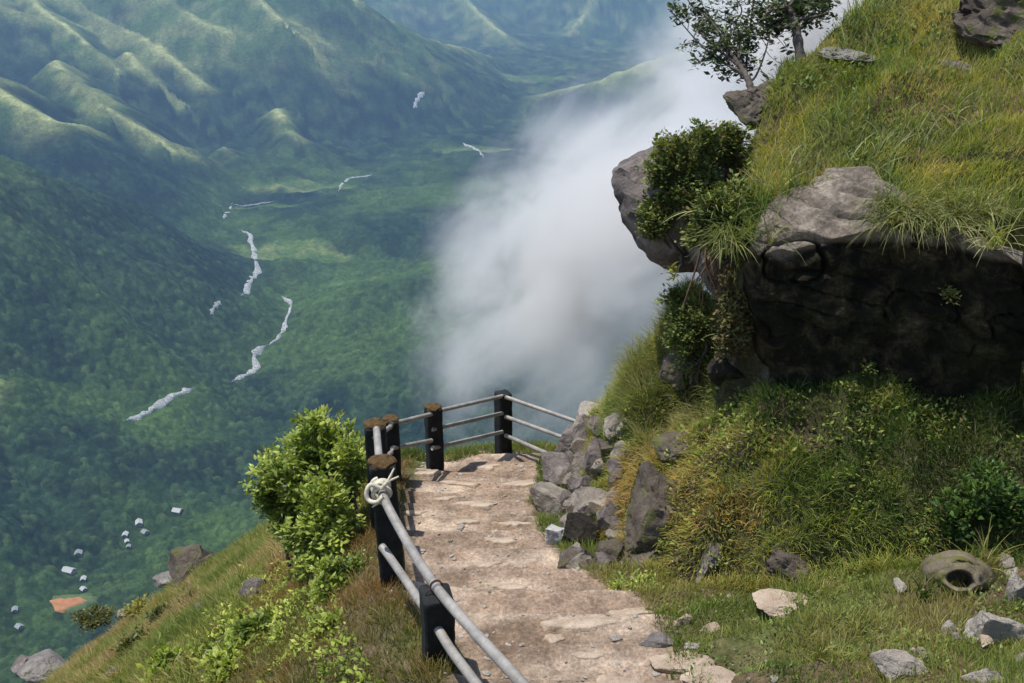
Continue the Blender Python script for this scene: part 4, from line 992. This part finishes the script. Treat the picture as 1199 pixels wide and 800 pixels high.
# shrub over the jutting boulder
DK = [(.05, .07, .018), (.10, .13, .03), (.17, .20, .05), (.27, .27, .08)]
G7 = 'shrubs crowning the cliff edge'
sh_px('cliff_shrub', 800, 210, 7.75, 92, 130, (830, 260, 7.9), n_leaf=14000, size=.042, pal=DK, label='dense dark shrub with reddish tips on the jutting boulder', cat='shrub', seed=31, nb=40, group=G7, lumps=14, lump_r=.36, red=.03, mat='dleaf')
sh_px('cliff_shrub', 775, 262, 7.9, 56, 86, (800, 300, 8.0), n_leaf=4500, size=.038, pal=DK, label='open dark shrub low on the side of the jutting boulder', cat='shrub', seed=36, nb=26, group=G7, lumps=8, mat='dleaf')
sh_px('cliff_shrub', 850, 266, 7.3, 104, 120, (850, 300, 7.5), n_leaf=11000, size=.042, pal=DK, label='dark shrub hanging beside the overhang lip', cat='shrub', seed=32, nb=34, group=G7, lumps=12, lump_r=.36, mat='dleaf')
sh_px('cliff_shrub', 838, 170, 7.9, 70, 66, (850, 205, 8.3), n_leaf=5000, size=.042, pal=DK, label='bushy olive shrub at the top of the boulder', cat='shrub', seed=33, nb=30, group=G7, lumps=9, red=.05, mat='dleaf')
sh_px('cliff_shrub', 890, 215, 7.8, 70, 60, (890, 245, 7.8), n_leaf=3500, size=.05, pal=[(.08, .11, .03), (.15, .2, .04), (.22, .25, .07)], label='pale green shrub on the turf above the overhang left end', cat='shrub', seed=34, nb=26, group=G7, lumps=8, mat='dleaf')
sh_px('cliff_shrub', 815, 385, 8.0, 90, 110, (815, 440, 8.2), n_leaf=5000, size=.04, pal=DK, label='dull green growth in the hollow under the jutting boulder', cat='shrub', seed=35, nb=26, group=G7, lumps=8, mat='dleaf')
sh_px('cliff_shrub', 860, 365, 7.25, 50, 130, (860, 420, 7.4), n_leaf=6000, size=.04, pal=[(.05, .05, .02), (.10, .09, .03), (.16, .12, .05), (.15, .17, .05)], label='brownish trailing growth against the left end of the black rock face', cat='shrub', seed=37, nb=30, group=G7, lumps=10, mat='dleaf')
for i, (px, py, zc, w_, lab) in enumerate([(1112, 345, 6.6, 13, 'tiny bright sprig high on the right of the black rock face'), (1018, 432, 7.05, 14, 'tiny fern in the middle of the black rock face'),
                                  (1060, 480, 7.1, 60, 'trailing leaves at the foot of the black rock face')]):
    sh_px('fern', px, py, zc-.08, w_, w_*.8, (px, py, zc+.1), n_leaf=int(w_*9), size=.032, pal=[(.06, .09, .02), (.13, .17, .04), (.22, .22, .08)], label=lab, cat='fern', seed=70+i, nb=12, group='small ferns growing on the black rock face', lumps=4, stem_r=.004, mat='dleaf')
# plants at the right
G8 = 'leafy plants at the foot of the cliff'
sh_px('leafy_plant', 1012, 776, 5.4, 60, 56, (1012, 803, 5.4), n_leaf=900, size=.05, pal=[(.14, .20, .10), (.24, .32, .18), (.36, .42, .26)], label='silvery green leafy plant at the bottom of the view', cat='plant', seed=41, nb=18, group=G8, lumps=6, stem_r=.008)
sh_px('leafy_plant', 1150, 595, 6.5, 130, 110, (1160, 650, 6.5), n_leaf=5500, size=.05, pal=[(.03, .06, .014), (.06, .11, .02), (.12, .2, .04)], label='dark leafy plant at the right margin of the bank', cat='plant', seed=42, nb=30, group=G8, lumps=12, stem_r=.01)
sh_px('leafy_plant', 1040, 560, 6.9, 110, 90, (1040, 600, 6.9), n_leaf=4500, size=.045, pal=[(.025, .045, .012), (.05, .08, .018), (.10, .14, .03)], label='dark green growth in the middle of the bank under the black face', cat='plant', seed=43, nb=28, group=G8, lumps=12, stem_r=.01)
sh_px('leafy_plant', 1185, 775, 5.2, 60, 40, (1185, 797, 5.2), n_leaf=900, size=.045, pal=BR, label='bright green plant in the bottom right corner', cat='plant', seed=44, nb=18, group=G8, lumps=6, stem_r=.008)
sh_px('leafy_plant', 760, 700, 6.7, 90, 30, (760, 712, 6.7), n_leaf=2200, size=.035, pal=BR, label='low bright green plants at the right side of the path', cat='plant', seed=45, nb=18, group=G8, lumps=9, stem_r=.006)
sh_px('leafy_plant', 745, 525, 8.6, 40, 60, (750, 545, 8.5), n_leaf=1500, size=.045, pal=BR, label='fresh green plant above the stone pile', cat='plant', seed=46, nb=18, group=G8, lumps=6, stem_r=.006)
# strap-leaved plant at the overhang's left corner
def strap(name, px, py, zc, n, L, label, seed, pal, w=.02, downward=.9, dirb=(-.4, -.6, .5)):
    if name == 'grass_tuft': zc = hit_ground(px, py) @ np.array([0, CP, -SP])
    r = np.random.default_rng(seed); c = P(px, py, zc); pts = c + r.normal(size=(n, 3))*.03; nr = np.tile(np.array(dirb), (n, 1))
    o = blades(name, pts, nr, L, w, pal, label, seed, 1.5*downward, seg=9, up=.45, kind='thing', spread=2.2); origin_to(o, c); o['category'] = 'plant'; return o
ST = [(.22, .26, .08), (.34, .36, .14), (.46, .42, .22)]
strap('strap_leaf_plant', 835, 262, 7.4, 26, .45, 'long strap-leaved plant drooping at the left corner of the overhang', 51, ST)
strap('strap_leaf_plant', 1050, 262, 6.6, 60, .34, 'pale grass tuft spilling over the middle of the overhang lip', 52, ST, .012)
strap('strap_leaf_plant', 1165, 288, 6.2, 50, .34, 'straw tuft spilling over the right end of the overhang lip', 53, ST, .012)
strap('strap_leaf_plant', 945, 232, 7.1, 40, .26, 'tuft of blades at the upper edge of the bare grey rock', 54, [(.08, .11, .03), (.14, .17, .05)], .010)
strap('strap_leaf_plant', 1120, 265, 6.55, 40, .32, 'greener grass tuft between the two straw tufts on the lip', 55, [(.12, .18, .05), (.22, .28, .08)], .012)
strap('grass_tuft', 1080, 700, 6.0, 70, .22, 'grass tuft left of the mossy mound with the round hole', 57, GREEN, .009, .8, (0, -.2, .8))
strap('grass_tuft', 1150, 668, 6.2, 80, .24, 'grass tuft above right of the mossy mound with the round hole', 58, GREEN, .009, .8, (0, -.2, .8))
strap('grass_tuft', 960, 770, 5.5, 60, .18, 'grass tuft left of the silvery leafed plant', 59, GREEN, .009, .8, (0, -.2, .8))
strap('grass_tuft', 870, 690, 6.4, 60, .20, 'grass tuft at the foot of the bank above the long flat stone', 60, GREEN, .009, .8, (0, -.2, .8))
strap('yellow_sprig', 788, 322, 7.9, 22, .16, 'sprig of yellow-green leaves below the jutting boulder', 56, [(.4, .42, .08), (.55, .5, .12)], .03)
# roots hanging beside the overhang
def roots():
    g = Geo(); r = np.random.default_rng(5)
    for i in range(16):
        a = P(832+r.uniform(-14, 26), 262+r.uniform(-10, 22), 7.55); L = r.uniform(.25, .75)
        q = catmull(np.array([a, a+[r.normal()*.05, -.03, -L*.4], a+[r.normal()*.07, r.normal()*.04, -L]]), 16); g.tube(q, np.linspace(.011, .004, 16)*r.uniform(.5, 1.4), 5, cap=False)
    m = plain('reddish_root', (.20, .12, .08), .9, .4, 30); o = g.build('hanging_roots', m); origin_to(o, P(832, 262, 7.55)); tag(o, 'reddish roots hanging beside the left end of the overhang', 'roots')
roots()
# twisted tree at the top of the slope
def tree(name, label, trunkpts, seed, tips, leafsize, nl, r0=.05):
    r = np.random.default_rng(seed); b = np.array(trunkpts[0]); root = empty(name, [float(q) for q in b]); tag(root, label, 'tree', 'twisted trees on the cliff edge')
    T = np.array(trunkpts) - b; g = Geo(); tq = catmull(T, 24); g.tube(tq, np.linspace(r0, r0*.55, 24)*(1+.12*np.sin(np.arange(24)*1.7)), 9); g.build('trunk', M['bark'], root)
    gb = Geo(); ends = []
    for t in tips:
        t = np.array(t)-b; s = tq[r.integers(10, 24)]; m1 = s + (t-s)*.4 + r.normal(size=3)*.09; m2 = s + (t-s)*.75 + r.normal(size=3)*.07
        q = catmull(np.array([s, m1, m2, t]), 20); gb.tube(q, np.linspace(r0*.38, r0*.10, 20), 6)
        for k in range(9):
            i = r.integers(8, 20); d = r.normal(size=3)*np.array([1, 1, .8]); d /= np.linalg.norm(d); e = q[i] + d*r.uniform(.08, .30)
            q2 = catmull(np.array([q[i], (q[i]+e)/2 + r.normal(size=3)*.03, e]), 8); gb.tube(q2, np.linspace(r0*.11, r0*.045, 8), 4, cap=False); ends.append(q2)
    gb.build('branches', M['bark'], root)
    E = np.array(ends); idx = np.repeat(np.arange(len(E)), max(1, nl//len(E))); tt = r.uniform(3.5, 7, len(idx)); i = np.minimum(tt.astype(int), 6); f = (tt-i)[:, None]
    p = E[idx, i]*(1-f)+E[idx, i+1]*f + r.normal(size=(len(idx), 3))*.025
    gl = Geo(); leaves(gl, p, leafsize, [(.03, .05, .018), (.06, .085, .03), (.11, .14, .055)], r, 2.0); gl.build('crown', M['dleaf'], root, smooth=False)
tips = [P(x, y, z) for x, y, z in [(785, 12, 8.6), (812, 30, 8.5), (826, 62, 8.4), (840, 20, 8.7), (862, 45, 8.4), (822, 6, 8.9), (850, -15, 8.6), (880, 10, 8.5), (905, 25, 8.4), (890, -25, 8.5), (870, 70, 8.3), (800, -12, 8.6)]]
tree('twisted_tree', 'crooked tree leaning left from the slope edge over the mist', [P(882, 122, 7.95), P(878, 100, 8.0), P(872, 86, 8.1), P(858, 66, 8.2)], 61, tips, .052, 2700, .035)
tips = [P(x, y, z) for x, y, z in [(905, 5, 8.5), (930, 12, 8.5), (950, 8, 8.6), (925, -30, 8.6), (975, 2, 8.7), (900, 40, 8.4), (960, -30, 8.6), (890, 20, 8.4), (945, 25, 8.5)]]
tree('twisted_tree', 'upright tree with pale brown trunk right of the crooked one', [P(938, 72, 8.15), P(932, 35, 8.2), P(928, 10, 8.3), P(935, -30, 8.4)], 62, tips, .052, 2600, .045)

# ------------------------------------------------------------------ haze, mist, sky, sun, camera
def box(name, lo, hi, mat):
    (x0, y0, z0), (x1, y1, z1) = lo, hi
    v = [(x0, y0, z0), (x1, y0, z0), (x1, y1, z0), (x0, y1, z0), (x0, y0, z1), (x1, y0, z1), (x1, y1, z1), (x0, y1, z1)]
    f = [(0, 3, 2, 1), (4, 5, 6, 7), (0, 1, 5, 4), (1, 2, 6, 5), (2, 3, 7, 6), (3, 0, 4, 7)]
    return mesh_np(name, v, f, mat, smooth=False)
m = bpy.data.materials.new('haze'); m.use_nodes = True; nt = m.node_tree; nt.nodes.clear()
out = nt.nodes.new('ShaderNodeOutputMaterial'); pv = nt.nodes.new('ShaderNodeVolumePrincipled')
pv.inputs['Color'].default_value = (.37, .57, .86, 1); pv.inputs['Density'].default_value = 1.15e-4; pv.inputs['Anisotropy'].default_value = .1
nt.links.new(pv.outputs[0], out.inputs['Volume'])
tag(box('haze', (-12500, -120, FLOOR-30), (12500, 16200, 160), m), 'blue air over the valley', 'haze', kind='stuff')

def mist():
    m = bpy.data.materials.new('mist'); m.use_nodes = True; nt = m.node_tree; nt.nodes.clear(); L = nt.links
    out = nt.nodes.new('ShaderNodeOutputMaterial'); pv = nt.nodes.new('ShaderNodeVolumePrincipled')
    pv.inputs['Color'].default_value = (1, .975, .945, 1); pv.inputs['Anisotropy'].default_value = .25
    tc = N(nt, 'ShaderNodeTexCoord'); ln = N(nt, 'ShaderNodeVectorMath', operation='LENGTH'); L.new(tc.outputs['Object'], ln.inputs[0])
    t = N(nt, 'ShaderNodeTexNoise', i_Scale=2.5, i_Detail=7, i_Roughness=.62, i_Distortion=.5); L.new(tc.outputs['Object'], t.inputs['Vector'])
    a = N(nt, 'ShaderNodeMath', operation='SUBTRACT', i_0=1.0); L.new(ln.outputs['Value'], a.inputs[1])
    nz = N(nt, 'ShaderNodeMath', operation='MULTIPLY_ADD', i_1=3.7, i_2=-1.80); L.new(t.outputs[0], nz.inputs[0])
    s = N(nt, 'ShaderNodeMath', operation='ADD'); L.new(a.outputs[0], s.inputs[0]); L.new(nz.outputs[0], s.inputs[1])
    fall = N(nt, 'ShaderNodeMapRange', i_1=0.0, i_2=.55, i_3=0.0, i_4=1.0); L.new(a.outputs[0], fall.inputs[0])
    sm = N(nt, 'ShaderNodeMapRange', i_1=0.0, i_2=.95, i_3=0.0, i_4=.13, interpolation_type='SMOOTHSTEP'); L.new(s.outputs[0], sm.inputs[0])
    q = N(nt, 'ShaderNodeMath', operation='MULTIPLY'); L.new(sm.outputs[0], q.inputs[0]); L.new(fall.outputs[0], q.inputs[1])
    L.new(q.outputs[0], pv.inputs['Density']); L.new(pv.outputs[0], out.inputs['Volume'])
    m.cycles.volume_step_rate = .5
    v, f = ICO[4]
    for (px, py, zc, rx, ry, rz, tilt, lab) in [(715, 308, 210, 58, 44, 40, -.85, 'white bank of mist rising out of the valley behind the cliff'),
                                     (955, 45, 260, 64, 44, 42, -.55, 'bright upper mist showing behind the twisted trees')]:
        o = mesh_np('mist', v*1.0, f, m); o.location = [float(q) for q in P(px, py, zc)]; o.scale = (rx, ry, rz); o.rotation_euler = (0, tilt, 0)
        tag(o, lab, 'mist', kind='stuff')
mist()

SUN_EL, SUN_AZ = R(73), R(-72)   # azimuth from +Y toward +X
sd = np.array([math.cos(SUN_EL)*math.sin(SUN_AZ), math.cos(SUN_EL)*math.cos(SUN_AZ), math.sin(SUN_EL)])
li = bpy.data.lights.new('sun', 'SUN'); li.energy = 3.75; li.angle = R(.5); li.color = (1, .955, .88)
so = bpy.data.objects.new('sun', li); COL.objects.link(so); so.rotation_euler = Vector(sd).to_track_quat('Z', 'Y').to_euler(); so.location = (0, 0, 50)
w = bpy.data.worlds.new('World'); scene.world = w; w.use_nodes = True; nt = w.node_tree; bg = nt.nodes['Background']
sky = nt.nodes.new('ShaderNodeTexSky'); sky.sky_type = 'NISHITA'; sky.sun_disc = False; sky.sun_elevation = SUN_EL; sky.sun_rotation = SUN_AZ
sky.altitude = 1200; sky.dust_density = 1.5; nt.links.new(sky.outputs[0], bg.inputs[0]); bg.inputs[1].default_value = .15

cam = bpy.data.cameras.new('camera'); co_ = bpy.data.objects.new('camera', cam); COL.objects.link(co_)
cam.sensor_width = 36; cam.lens = 36*F/1199; cam.clip_start = .05; cam.clip_end = 40000
co_.rotation_euler = (R(90)-PITCH, 0, 0); scene.camera = co_
scene.view_settings.view_transform = 'Standard'; scene.view_settings.look = 'None'; scene.view_settings.gamma = 1
scene.view_settings.exposure = .46
cy = scene.cycles; cy.use_denoising = True; cy.volume_bounces = 3; cy.max_bounces = 8; cy.diffuse_bounces = 3; cy.transparent_max_bounces = 8
